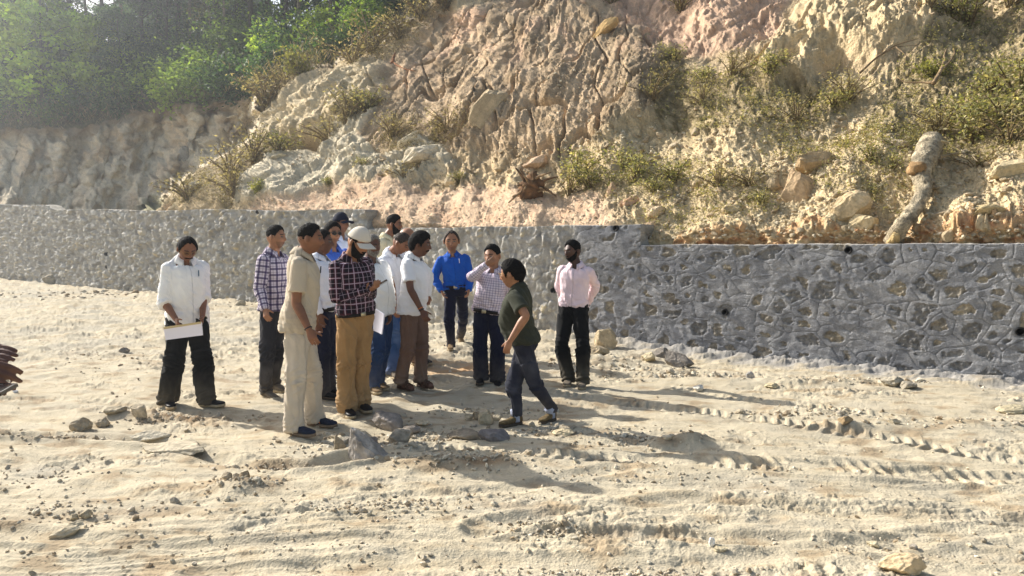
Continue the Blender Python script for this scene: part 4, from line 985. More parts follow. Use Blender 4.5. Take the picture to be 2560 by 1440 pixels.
def hand(w, d, side, fa, fw, lt, k, o):
    """palm, four separate fingers of unequal length and a thumb from the palm's side"""
    d = nrm(d); sgn = 1 if side == 'L' else -1
    pn = o.get('palm'); pn = nrm(pn) if pn is not None else nrm(-lt * sgn)          # where the palm faces
    pn = nrm(pn - d * np.dot(pn, d)); ac = np.cross(pn, d) * (1 if side == 'L' else -1)  # towards the thumb
    ac = nrm(ac); curl = o.get('curl', 0.65); parts = []
    k = k * 0.90; L = 0.092 * k; rings = []
    for t, wd, th in ((-0.12, .026, .021), (0.1, .030, .019), (0.4, .037, .017), (0.75, .042, .0155), (1.0, .040, .012)):
        rings.append((w + d * L * t, ac, pn, wd * k, th * k, th * k, 2.6))
    parts.append(loft(rings, 20))
    for i, (ln, off) in enumerate(((0.070, 0.031), (0.078, 0.0105), (0.073, -0.0105), (0.058, -0.030))):
        sp = o.get('spread', 0.03) * (1.5 - i); p = w + d * L * 0.95 + ac * off * k; dirn = nrm(d + ac * sp); P_ = [p - d * 0.02]; Rr = [0.0088 * k]
        P_.append(p); Rr.append(0.0088 * k); a = curl * (0.45 + 0.10 * i) + 0.12
        for j, (fr_, r_) in enumerate(((0.45, .0082), (0.30, .0076), (0.25, .0062))):
            dirn = nrm(dirn * math.cos(a) + pn * math.sin(a)); pnn = pn; p = p + dirn * ln * fr_ * k; P_.append(p); Rr.append(r_ * k); a = curl * 0.75
            # the palm normal turns with the finger
        parts.append(tube(P_, Rr, nrm(ac), 3, 10))
    p0 = w + d * L * 0.22 + ac * 0.028 * k; td = nrm(d * 0.75 + ac * o.get('thumb', 0.65) + pn * 0.35); p1 = p0 + td * 0.038 * k; td2 = nrm(td + pn * 0.25 + d * 0.3); p2 = p1 + td2 * 0.030 * k; p3 = p2 + nrm(td2 + d * .2) * 0.022 * k
    parts.append(tube([p0 - td * 0.015, p0, p1, p2, p3], [.013 * k, .014 * k, .0105 * k, .0095 * k, .007 * k], pn, 3, 10))
    return merge(parts)

def shoe(body, base, f, l, u, k, m, sm, kind, swoosh=None):
    L = 0.285 * k; rings = []
    hs_ = {'sneaker': [.058, .088, .090, .068, .050, .040, .026, .012], 'formal': [.052, .080, .080, .054, .040, .034, .024, .010]}[kind if kind in ('sneaker', 'formal') else 'sneaker']
    T = [0, .06, .22, .42, .6, .78, .93, 1.0]; Wd = [.020, .031, .036, .038, .044, .047, .036, .014]
    for t in np.linspace(0, 1, 22):
        h = np.interp(t, T, hs_) * k; w_ = np.interp(t, T, Wd) * k; toe = 0.010 * max(0, t - 0.8) * 5
        c = base + f * (-0.075 * k + L * t) + u * (0.016 + h / 2 + toe)
        rings.append((c, l, u, w_, h / 2, h / 2, 2.7))
    V, q, t_ = loft(rings, 26)
    # collar opening sits under the trouser; laces as ridges over the instep
    tt = ((V - base) @ f + 0.075 * k) / L; top = (V - base) @ u
    V = V + u[None] * (0.004 * (np.sin(tt * 90) > 0.3) * (tt > 0.30) * (tt < 0.60) * (np.abs((V - base) @ l) < 0.018) * (top > 0.04 * k))[:, None]
    o = mesh_np('shoe', V, [np.array(q), np.array(t_)], m, parent=body, attrs={'guv': V})
    sv = []; n = 40
    for z in (0.0, 0.020, 0.024):
        for j in range(n):
            a = j / n * 2 * math.pi; t = 0.5 - 0.5 * math.cos(a); w_ = np.interp(t, T, Wd) * k + 0.004 - (0.003 if z > 0.021 else 0); s_ = 1 if math.sin(a) > 0 else -1
            sv.append(base + f * (-0.080 * k + (L + 0.010) * t) + l * s_ * w_ * abs(math.sin(a)) ** 0.35 + u * (z * k - 0.004 + 0.010 * max(0, t - 0.82) * 5))
    q = [[z * n + j, z * n + (j + 1) % n, (z + 1) * n + (j + 1) % n, (z + 1) * n + j] for z in range(2) for j in range(n)]
    c0 = len(sv); sv += [np.mean(sv[:n], 0), np.mean(sv[2 * n:3 * n], 0)]
    tr = [[c0, (j + 1) % n, j] for j in range(n)] + [[c0 + 1, 2 * n + j, 2 * n + (j + 1) % n] for j in range(n)]
    mesh_np('sole', np.array(sv), [np.array(q), np.array(tr)], sm, parent=o)
    if swoosh:
        for s_ in (1, -1):
            P_ = []; 
            for a in np.linspace(-0.2, 1, 16):
                t = 0.22 + 0.30 * a; z = 0.030 + 0.024 * math.sin(a * 3.1); w_ = np.interp(t, T, Wd) * k; h = np.interp(t, T, hs_) * k; q_ = (z - 0.016 - h / 2) / (h / 2); w2 = w_ * max(0, 1 - abs(q_) ** 2.7) ** (1 / 2.7)
                P_.append(base + f * (-0.075 * k + L * t) + l * s_ * (w2 + 0.0015) + u * z)
            v, q, t2 = tube(P_, [0.0015] + [0.008] * 13 + [0.004, 0.001], u, 1, 6, 1.0, smooth=False); mesh_np('side_mark', v, [np.array(q), np.array(t2)], swoosh, parent=o)
    return o
M_sandal = flat_mat('sandal_leather', (84, 58, 42), 0.6, 0.3)
def shoe_sandal(body, base, f, l, u, k):
    L = 0.27 * k; T = [0, .1, .4, .75, .95, 1.0]; Wd = [.024, .034, .038, .050, .036, .015]; sv = []; n = 36
    for z in (0.0, 0.018):
        for j in range(n):
            a = j / n * 2 * math.pi; t = 0.5 - 0.5 * math.cos(a); w_ = np.interp(t, T, Wd) * k; s_ = 1 if math.sin(a) > 0 else -1
            sv.append(base + f * (-0.070 * k + L * t) + l * s_ * w_ * abs(math.sin(a)) ** 0.35 + u * (z - 0.002))
    q = [[j, (j + 1) % n, n + (j + 1) % n, n + j] for j in range(n)]; c0 = len(sv); sv += [np.mean(sv[:n], 0), np.mean(sv[n:2 * n], 0)]
    tr = [[c0, (j + 1) % n, j] for j in range(n)] + [[c0 + 1, n + j, n + (j + 1) % n] for j in range(n)]
    o = mesh_np('sandal', np.array(sv), [np.array(q), np.array(tr)], M_sandal, parent=body)
    for t0, t1, h in ((0.62, 0.70, .062), (0.74, 0.80, .052), (0.30, 0.34, .088), (0.45, 0.66, .074)):
        P_ = []
        for a in np.linspace(0, math.pi, 13):
            t = t0 + (t1 - t0) * a / math.pi; w_ = np.interp(t, T, Wd) * k * 1.02; P_.append(base + f * (-0.070 * k + L * t) + l * w_ * math.cos(a) + u * (0.014 + (h - 0.006) * k * math.sin(a) ** 0.7))
        v, q, t2 = tube(P_, [0.007] * 13, f, 1, 8, 1.0, smooth=False); mesh_np('strap', v, [np.array(q), np.array(t2)], M_sandal, parent=o)
# ---------------------------------------------------------------- the cast
white = lambda n, c=(240, 239, 236): cloth(n, c, var=0.05, seam=True)
M_wh1 = white('white_cotton'); M_wh2 = white('white_cotton_cool', (236, 238, 244)); M_wh3 = white('white_linen', (240, 238, 238))
M_cream = cloth('cream_cotton', (216, 206, 172)); M_beige = cloth('beige_twill', (190, 176, 154), var=0.07, seam=True); M_pink = cloth('pale_pink_cotton', (234, 210, 214), var=0.06, seam=True)
M_blue = cloth('bright_blue_cotton', (14, 84, 178), rough=0.75, var=0.12, seam=True); M_lblue = cloth('light_blue_cotton', (66, 104, 196)); M_olive = cloth('olive_jersey', (56, 58, 46), var=0.12)
M_plaid1 = cloth('white_navy_plaid', (214, 204, 214), plaid=[
    (0, 0.060, [(0.25, 0.17, 0.75)], (60, 46, 96)), (1, 0.060, [(0.25, 0.17, 0.75)], (60, 46, 96)),
    (0, 0.060, [(0.25, 0.02, 0.9), (0.7, 0.03, 0.6)], (40, 24, 60)), (1, 0.060, [(0.25, 0.02, 0.9), (0.7, 0.03, 0.6)], (40, 24, 60))])
M_plaid2 = cloth('dark_plaid', (30, 22, 34), plaid=[
    (0, 0.092, [(0.30, 0.14, 0.5)], (92, 40, 56)), (1, 0.092, [(0.30, 0.14, 0.5)], (92, 40, 56)),
    (0, 0.092, [(0.30, 0.036, 0.9), (0.80, 0.02, 0.6)], (196, 176, 190)), (1, 0.092, [(0.30, 0.036, 0.9), (0.80, 0.02, 0.6)], (196, 176, 190))])
M_check = cloth('small_check', (222, 208, 216), plaid=[
    (0, 0.026, [(0.5, 0.10, 0.65)], (92, 74, 120)), (1, 0.026, [(0.5, 0.10, 0.65)], (92, 74, 120))])
M_tblack = cloth('black_trouser', (16, 17, 18), dust=0.35, var=0.2); M_tgrey = cloth('charcoal_jeans', (46, 47, 54), dust=0.3, fade=(84, 84, 90)); M_tbeige = cloth('beige_twill_trouser', (196, 184, 166), dust=0.2)
M_tnavy = cloth('navy_trouser', (20, 25, 48), dust=0.3); M_ttan = cloth('tan_chino', (164, 130, 88), dust=0.25, var=0.12); M_jean = cloth('blue_jeans', (38, 60, 98), dust=0.3, fade=(92, 116, 150)); M_jean2 = cloth('mid_blue_jeans', (50, 80, 124), dust=0.3, fade=(118, 140, 170))
M_brown = cloth('brown_trouser', (112, 88, 76), dust=0.3); M_jgrey = cloth('washed_black_jeans', (40, 42, 54), dust=0.2, fade=(86, 88, 98), var=0.25); M_dark = cloth('dark_trouser', (34, 30, 36), dust=0.3)
M_turn = cloth('denim_inside', (170, 176, 194), var=0.1)
M_sblack = earth_mat('black_shoe_leather', 12, 0.3, 0.3, 0.003, base=lin(30, 29, 31), rough=0.5); M_snavy = earth_mat('navy_mesh_shoe', 30, 0.3, 0.4, 0.003, base=lin(44, 50, 66)); M_sgrey = earth_mat('dusty_grey_shoe', 14, 0.3, 0.3, 0.003, base=lin(116, 106, 92))
M_stan = earth_mat('dusty_tan_shoe', 14, 0.3, 0.3, 0.003, base=lin(134, 112, 84)); M_solive = earth_mat('olive_hiking_shoe', 25, 0.45, 0.4, 0.004, base=lin(110, 94, 66)); M_orange = flat_mat('orange_trim', (226, 134, 66), 0.5)
M_band = flat_mat('black_band', (22, 20, 22), 0.6); M_oband = flat_mat('orange_thread', (216, 120, 50), 0.7)

M_sbrown = earth_mat('tan_sole', 20, 0.3, 0.4, 0.004, base=lin(136, 118, 98))
CAST = {}
def add(key, **S):
    S['seed'] = len(CAST) + 1; CAST[key] = person(S); return CAST[key]
SK1, SK2, SK3 = (132, 88, 62), (158, 112, 82), (104, 68, 50)
add('walker', label='man in loose white shirt and black trousers walking with papers, leftmost of the group', D=7.38, k=0.99, pel=468, neck=(463, 648), yaw=38, pdy=0, lean=0.04, hfw=0.07,
    head=(468, 624, 60, 40, 30), hair='receding', must=True, glasses='clear', skin=SK1, eyes=0,
    armR=(412, 757, 'n', 441, 800, 'n', 447, 822, 'n'), armL=(508, 742, 'f', 506, 792, 'n', 503, 820, 'n'), handR=dict(curl=1.1),
    legR=(436, 905, 420, 990, 426, 1009), legL=(508, 905, 515, 992, 560, 1006), W=1.03, dep=1.05, belly=0.03, hem=812, sleeve='rolled', roll=0.12, slr=1.12, loose=1.09,
    shirtm=M_wh1, trm=M_tblack, tr=1.12, hemr=0.076, shoem=M_sblack, shoes='formal', solem=M_sole, fold=1.2)
add('plaid', label='man in white and purple plaid shirt and charcoal jeans behind the beige uniform', D=7.6, k=1.02, pel=686, neck=(683, 629), yaw=72, hfw=0.03,
    head=(691, 594, 57, 78, 0), hair='crop', skin=SK2, stubble=0.5, armR=(650, 722, 'n', 663, 775, 'n', 668, 800, 'n'), handR=dict(curl=0.7),
    legR=(668, 882, 664, 968, 698, 996), legL=(692, 880, 686, 956, 712, 975), hem=774, W=0.95, shirtm=M_plaid1, trm=M_tgrey, tr=0.93, hemr=0.058, shoem=M_sgrey, seed0=1)
add('guard', label='man in beige short-sleeved uniform shirt with blue and orange sports shoes', D=6.16, k=1.02, pel=745, neck=(757, 632), yaw=97, hfw=0.035,
    head=(777, 598, 72, 92, 2), hair='crop', skin=SK1, armR=(741, 757, 'n', 773, 826, 'n', 789, 862, 'n'), armL=(770, 750, 'f', 792, 812, 'f', 800, 842, 'n'), handR=dict(curl=0.8), handL=dict(curl=0.9),
    legR=(741, 945, 736, 1064, 806, 1098), legL=(781, 935, 789, 1040, 848, 1066), hem=826, W=1.02, dep=1.05, belly=0.03, sleeve='short', shirtm=M_beige, pock2=True, trm=M_tbeige, tr=1.02, hemr=0.070,
    shoem=M_snavy, solem=M_sbrown, swoosh=M_orange, bands=[('wristband', 'R', 0.93, M_band, 0.004)])
add('navy', label='man in tight white shirt and navy trousers behind the beige uniform man', D=7.55, k=0.98, pel=806, neck=(798, 640), yaw=80,
    head=(808, 607, 60, 84, 0), hair='crop', skin=SK3, legR=(808, 872, 808, 975, 848, 992), legL=(820, 868, 822, 968, 850, 985), hem=772, tuck=True, belly=0.05, shirtm=M_wh2, trm=M_tnavy, tr=1.0, shoem=M_sblack, shoes='formal', solem=M_soled)
add('sunglass', label='young man in light blue shirt wearing dark glasses, half hidden behind the others', D=8.7, k=1.05, pel=836, neck=(829, 618), yaw=40,
    head=(832, 584, 54, 42, 4), hair='crop', skin=SK2, glasses='dark', hairt=0.022, stubble=.4, legR=(838, 850, 838, 928, 846, 944), legL=(852, 850, 852, 930, 862, 945), hem=745, sw=0.17, shirtm=M_lblue, trm=M_dark, shoem=M_sblack)
add('navycap', label='man in navy baseball cap and white shirt, tallest at the back of the group', D=9.4, k=1.12, pel=852, neck=(848, 590), yaw=62,
    head=(853, 560, 48, 66, 0), hair='crop', cap=(24, 30, 48), skin=SK1, legR=(848, 830, 846, 910, 858, 918), legL=(862, 830, 862, 908, 872, 918), hem=745, shirtm=M_wh2, trm=M_dark, shoem=M_sblack)
add('yellow', label='bearded man in cream shirt at the very back, head turned right', D=10.2, k=1.07, pel=966, neck=(968, 590), yaw=75,
    head=(986, 562, 46, 80, 6), hair='crop', beard=0.012, hairt=0.022, skin=SK1, legR=(966, 810, 966, 885, 976, 898), legL=(978, 810, 978, 884, 988, 896), hem=745, shirtm=M_cream, trm=M_dark, shoem=M_sblack)
add('bald', label='balding man in white shirt mostly hidden behind the curly-haired man', D=9.3, k=1.0, pel=1035, neck=(1016, 629), yaw=70,
    head=(1018, 598, 56, 74, 8), hair='bald', hairmat=M_hairm, skin=SK2, armL=(1072, 688, 'f', 1070, 740, 'n', 1070, 765, 'n'), legR=(1040, 850, 1040, 900, 1062, 915), legL=(1056, 850, 1054, 896, 1070, 912), hem=760, W=1.05, belly=0.05, shirtm=M_wh1, trm=M_brown, shoem=M_sblack)
add('bowed', label='man in white short-sleeved shirt and blue jeans with bowed head, left of the curly-haired man', D=9.0, k=1.08, pel=976, neck=(980, 630), yaw=62, lean=0.10, hfw=0.10,
    head=(1003, 610, 52, 70, 32), hair='crop', hairmat=M_hairm, skin=SK1, eyes=0, armR=(979, 712, 'n', 987, 768, 'n', 990, 792, 'n'), armL=(1025, 715, 'f', 1045, 765, 'f', 1050, 790, 'f'), legR=(960, 852, 957, 912, 972, 930), legL=(985, 852, 982, 924, 985, 938), hem=775, sleeve='short', shirtm=M_wh2, trm=M_jean2, tr=0.95, shoem=M_sgrey)
add('phoneman', label='bearded man in cream cap, dark plaid shirt and tan trousers looking down at a phone', D=6.8, k=1.0, pel=888, neck=(877, 640), yaw=42, lean=0.03, hfw=0.08,
    head=(896, 608, 68, 62, 26), hair='crop', cap=(214, 204, 188), beard=0.016, skin=SK2, eyes=0, armR=(842, 744, 'n', 918, 724, 'n', 946, 712, 'n'), armL=(925, 735, 'n', 930, 722, 'n', 948, 712, 'n'),
    handR=dict(curl=0.8, palm=(0.2, 0.1, 1)), handL=dict(curl=0.9, palm=(-.3, 0.2, 1)), legR=(866, 898, 868, 1012, 884, 1052), legL=(904, 892, 902, 1005, 944, 1040), hem=778, W=1.06, dep=1.05, belly=0.03, sleeve='long', shirtm=M_plaid2, collarm=M_plaid2,
    trm=M_ttan, tr=1.03, hemr=0.070, belt=True, belty=782, beltw=1.03, shoem=M_sblack, shoes='sneaker', solem=M_sole, fold=1.2)
add('grey', label='grey-bearded man in loose white shirt and dark jeans beside the cream cap', D=7.85, k=1.0, pel=946, neck=(926, 650), yaw=48,
    head=(930, 617, 56, 52, 4), hair='crop', hairmat=M_hairg, must=True, beard=0.006, skin=SK3, armR=(925, 735, 'n', 930, 790, 'n', 935, 812, 'n'), armL=(975, 738, 'n', 974, 790, 'n', 975, 812, 'n'), legR=(946, 872, 932, 958, 962, 990), legL=(958, 868, 946, 950, 978, 974),
    hem=790, W=1.0, belly=0.07, sleeve='rolled', roll=0.5, shirtm=M_wh1, trm=M_jean, shoem=M_stan, shoes='formal')
add('curly', label='curly-haired man in white short-sleeved shirt, brown trousers and sandals', D=8.0, k=1.0, pel=1030, neck=(1034, 640), yaw=76, hfw=0.05,
    head=(1052, 612, 60, 82, 8), hair='low', hairt=0.026, skin=SK3, must=True, armR=(1026, 722, 'n', 1055, 778, 'n', 1068, 804, 'n'), handR=dict(curl=0.8), legR=(1020, 866, 1004, 952, 1042, 976), legL=(1054, 862, 1053, 946, 1092, 970),
    hem=784, W=1.02, dep=1.08, belly=0.05, sleeve='short', shirtm=M_wh3, trm=M_brown, tr=1.0, hemr=0.066, shoes='sandal', shoem=None, bands=[('wristband', 'R', 0.94, M_band, 0.005), ('thread_band', 'R', 0.86, M_oband, 0.004)])
add('blue', label='older man in bright blue shirt and dark trousers walking towards the camera', D=10.3, k=0.93, pel=1140, neck=(1131, 634), yaw=2,
    head=(1129, 604, 52, 4, 6), hair='receding', hairmat=M_hairm, hairt=0.010, skin=SK2, stubble=.3, sw=0.19, armR=(1087, 696, 'f', 1104, 728, 'n', 1113, 748, 'n'), armL=(1174, 694, 'f', 1172, 726, 'n', 1168, 744, 'n'), legR=(1124, 800, 1127, 872, 1123, 896), legL=(1158, 798, 1151, 846, 1158, 862, 0.03, 25),
    hem=716, tuck=True, W=1.1, belly=0.04, shirtm=M_blue, trm=M_tnavy, tr=0.95, hemr=0.058, shoem=M_stan, slr=1.1, spread=0.9)
add('check', label='man in checked shirt and navy trousers holding a hand up before his face', D=8.25, k=0.92, pel=1222, neck=(1235, 672), yaw=-18,
    head=(1231, 641, 56, -30, 6), hair='crop', skin=SK2, armR=(1178, 693, 'n', 1216, 662, 'n', 1238, 646, 'n'), armL=(1268, 738, 'f', 1270, 790, 'f', 1270, 815, 'f'), handR=dict(curl=0.35, palm=(0.1, 1, 0.1), spread=0.1), legR=(1200, 858, 1202, 938, 1200, 968), legL=(1244, 860, 1243, 938, 1262, 968),
    hem=777, tuck=True, W=1.12, dep=1.05, belly=0.06, shirtm=M_check, trm=M_tnavy, tr=1.1, hemr=0.075, shoem=M_sblack, solem=M_soled)
add('pink', label='man in pale pink shirt and black trousers, hands behind his back', D=8.45, k=0.95, pel=1434, neck=(1440, 660), yaw=-22,
    head=(1431, 629, 53, -52, 6), hair='crop', hairt=0.018, beard=0.008, skin=(78, 52, 40), armR=(1399, 716, 'f', 1412, 758, 'f', 1430, 768, 'f'), armL=(1488, 716, 'f', 1470, 757, 'f', 1452, 768, 'f'), legR=(1404, 862, 1421, 940, 1418, 962), legL=(1457, 862, 1457, 950, 1455, 975),
    hem=762, tuck=True, W=1.05, belly=0.0, shirtm=M_pink, trm=M_tblack, tr=1.02, hemr=0.07, shoem=M_sgrey, shoes='formal')
add('olive', label='stout man in olive polo shirt and turned-up jeans striding left, back to the camera', D=6.45, k=0.86, pel=1312, neck=(1294, 716), yaw=-108, pdy=8,
    head=(1280, 686, 72, -112, 8), hair='low', hairt=0.016, glasses='clear', skin=SK2, armL=(1314, 790, 'n', 1275, 853, 'n', 1262, 888, 'n'), armR=(1296, 790, 'f', 1290, 838, 'f', 1286, 856, 'f'), handL=dict(curl=0.6), legR=(1284, 962, 1290, 1042, 1248, 1066), legL=(1334, 952, 1378, 1032, 1350, 1066),
    hem=856, W=1.06, dep=1.08, belly=0.11, sleeve='short', placket=False, shirtm=M_olive, trm=M_jgrey, tr=1.0, hemr=0.052, cuffup=0.05, turnup=M_turn, shoem=M_solive, solem=M_soled, shoek=0.95, spread=0.5, slr=1.05, armr=1.1)

# ---------------------------------------------------------------- the man at the left edge: two hands over a tablet
def edge_man():
    S = dict(label='person mostly outside the left edge, only two dark hands held out over a tablet', D=1.9, k=1.0, pel=-620, neck=(-600, 420), yaw=90, head=(-570, 300, 235, 90, 10), hair='crop', skin=(102, 70, 56), vox=0.0045,
             armR=(-330, 1000, 'n', -95, 940, 'n', 10, 935, 'n'), armL=(-330, 900, 'f', -80, 885, 'f', 10, 878, 'n'), legR=(-600, 1600, -600, 2100, -500, 2200), legL=(-560, 1500, -560, 2000, -460, 2050), hem=900, sleeve='rolled', roll=0.3,
             handk=1.12, shirtm=M_wh2, trm=M_tgrey, shoem=M_sblack, handR=dict(curl=1.7, palm=(-0.1, 0.75, -0.5), thumb=0.1, spread=-0.01), handL=dict(curl=0.25, palm=(0.1, 0.5, -1), spread=0.0, thumb=0.2), seed=40)
    return person(S)
EDGE = edge_man()

# ---------------------------------------------------------------- things held
M_paper = flat_mat('paper', (232, 228, 236), 0.7); M_folder = flat_mat('manila_edge', (196, 176, 132), 0.7); M_phone = flat_mat('phone_case', (196, 198, 200), 0.4, 0.5); M_black = flat_mat('black_plastic', (18, 18, 20), 0.35, 0.5)
M_screen = flat_mat('dark_glass', (20, 24, 30), 0.12, 0.6)
def slab(name, corners, th, mat, bend=0.0, parent=None):
    """sheet of given thickness over four corners (world), slightly bowed"""
    c = [np.asarray(p, float) for p in corners]; n = nrm(np.cross(c[1] - c[0], c[3] - c[0])); m = 8; V = []
    for lay in (-0.5, 0.5):
        for i in range(m + 1):
            for j in range(m + 1):
                a, b = i / m, j / m; p = (c[0] * (1 - b) + c[1] * b) * (1 - a) + (c[3] * (1 - b) + c[2] * b) * a
                V.append(p + n * (lay * th + bend * math.sin(b * math.pi) + 0.3 * bend * math.sin(a * math.pi)))
    w = m + 1; h = w * w; q = []
    for i in range(m):
        for j in range(m): a = i * w + j; q += [[a, a + w, a + w + 1, a + 1], [h + a, h + a + 1, h + a + w + 1, h + a + w]]
    for i in range(m):
        for (a, b) in ((i, i + 1), (m * w + i + 1, m * w + i), ((i + 1) * w, i * w), (i * w + m, (i + 1) * w + m)): q.append([a, b, h + b, h + a])
    return mesh_np(name, np.array(V), np.array(q), mat, parent=parent, smooth=False)
W_ = CAST['walker']; d = W_['wri']['R'][1] - 0.05
pp = slab('paper_bundle', [P3(409, 820, d), P3(504, 806, d - 0.05), P3(507, 838, d - 0.05), P3(415, 850, d)], 0.012, M_paper, 0.006); tag(pp, 'folded bundle of white papers held at the hip of the leftmost walking man', 'papers')
slab('folder', [P3(409, 818, d - 0.004), P3(503, 804, d - 0.054), P3(503, 809, d - 0.054), P3(410, 823, d - 0.004)], 0.014, M_folder, 0.006, parent=pp)
g = CAST['grey']; d = g['wri']['R'][1] - 0.12
pp = slab('paper_bundle', [P3(935, 770, d), P3(961, 786, d - 0.1), P3(955, 836, d - 0.1), P3(934, 826, d)], 0.014, M_paper, 0.006); tag(pp, 'sheaf of white sheets hanging beside the tan trousers of the man with the phone', 'papers')
b = CAST['phoneman']; d = b['wri']['R'][1] - 0.04
ph = slab('phone', [P3(946, 710, d), P3(967, 699, d), P3(970, 702, d - 0.11), P3(950, 714, d - 0.11)], 0.009, M_phone, 0); tag(ph, 'pale smartphone held by the man in the cream cap', 'phone')
slab('screen', [P3(947.5, 708.6, d - .004), P3(966, 698.6, d - .004), P3(968.5, 700.8, d - 0.105), P3(951, 711.8, d - 0.105)], 0.004, M_screen, 0, parent=ph)
d = EDGE['wri']['R'][1]
tb = slab('tablet', [P3(-200, 960, d - .03), P3(45, 962, d - 0.03), P3(2, 985, d - 0.22), P3(-260, 1100, d - 0.22)], 0.010, M_black, 0); tag(tb, 'dark tablet under the two hands at the left edge', 'tablet')
slab('screen', [P3(-195, 958, d - .032), P3(36, 960, d - 0.032), P3(-6, 980, d - 0.215), P3(-255, 1094, d - 0.215)], 0.004, M_screen, 0, parent=tb)
def small_pen(person_, side, z, col, nm):
    p = person_; c = p['Pp'] + p['up'] * z * p['tl'] + p['fw'] * (0.118 * p['Dp'] + p['bel'] * 0.3 + 0.010) + p['lt'] * side
    v, q, t = tube([c - p['up'] * 0.01, c + p['up'] * 0.05], [0.005, 0.005], p['fw'], 3, 8)
    o = mesh_np('pen', v, [np.array(q), np.array(t)], col); tag(o, nm, 'pen')
small_pen(CAST['walker'], 0.085, 0.72, flat_mat('blue_pen', (40, 80, 110), 0.4), 'blue pen clipped in the breast pocket of the leftmost walking man')
small_pen(CAST['blue'], 0.09, 0.74, flat_mat('white_pen', (226, 226, 226), 0.4), 'white pen in the pocket of the bright blue shirt')
small_pen(CAST['guard'], 0.07, 0.72, flat_mat('black_pen', (40, 40, 46), 0.4), 'dark pen in the chest pocket of the beige uniform shirt')
# ================================================================ rocks
def ico(sub):
    bm = bmesh.new(); bmesh.ops.create_icosphere(bm, subdivisions=sub, radius=1.0); bm.verts.ensure_lookup_table()
    V = np.array([v.co[:] for v in bm.verts]); Fq = np.array([[v.index for v in f.verts] for f in bm.faces]); bm.free(); return V, Fq
ICO3 = ico(4); ICO2 = ico(2); ICO1 = ico(1)
def rock_shape(seed, base=None, planes=16, rough=0.05, sharp=0.72):
    V, Fq = base or ICO3; r = np.random.default_rng(seed); V = V.copy()
    for _ in range(planes):
        n = nrm(r.normal(size=3)); d = r.uniform(sharp * 0.75, 0.86); s = V @ n; m = s > d; V[m] -= ((s - d)[m])[:, None] * n * 0.96
    V += rough * np.stack([fbm(V[:, 0] * 2.5 + seed, V[:, 1] * 2.5 + V[:, 2] * 2, 4, seed + i) for i in range(3)], -1)
    return V, Fq
def add_rock(name, loc, size, rot, rgb, mesh=None, seed=0, mat=None, label=None, cat='rock', group=None, sub=None, planes=16, rough=0.05):
    if mesh is None:
        V, Fq = rock_shape(seed, ICO3 if sub is None else sub, planes, rough); c = lin(*rgb)[None] * (0.9 + 0.2 * fbm(V[:, 0] * 3, V[:, 1] * 3 + V[:, 2], 3, seed))[:, None]
        V = V * np.asarray(size)[None] / 1.0
        o = mesh_np(name, V, Fq, mat or M_rock, col=c, smooth=False)
        sm = np.zeros(len(o.data.polygons), bool); o.data.polygons.foreach_set('use_smooth', sm)
    else: o = bpy.data.objects.new(name, mesh); SC.collection.objects.link(o); o.scale = size
    o.location = loc; o.rotation_euler = rot; tag(o, label, cat, group); return o
def on_hill(px, py, sink=0.0):
    p, n = hill_at(px, py); return p + n * sink, n
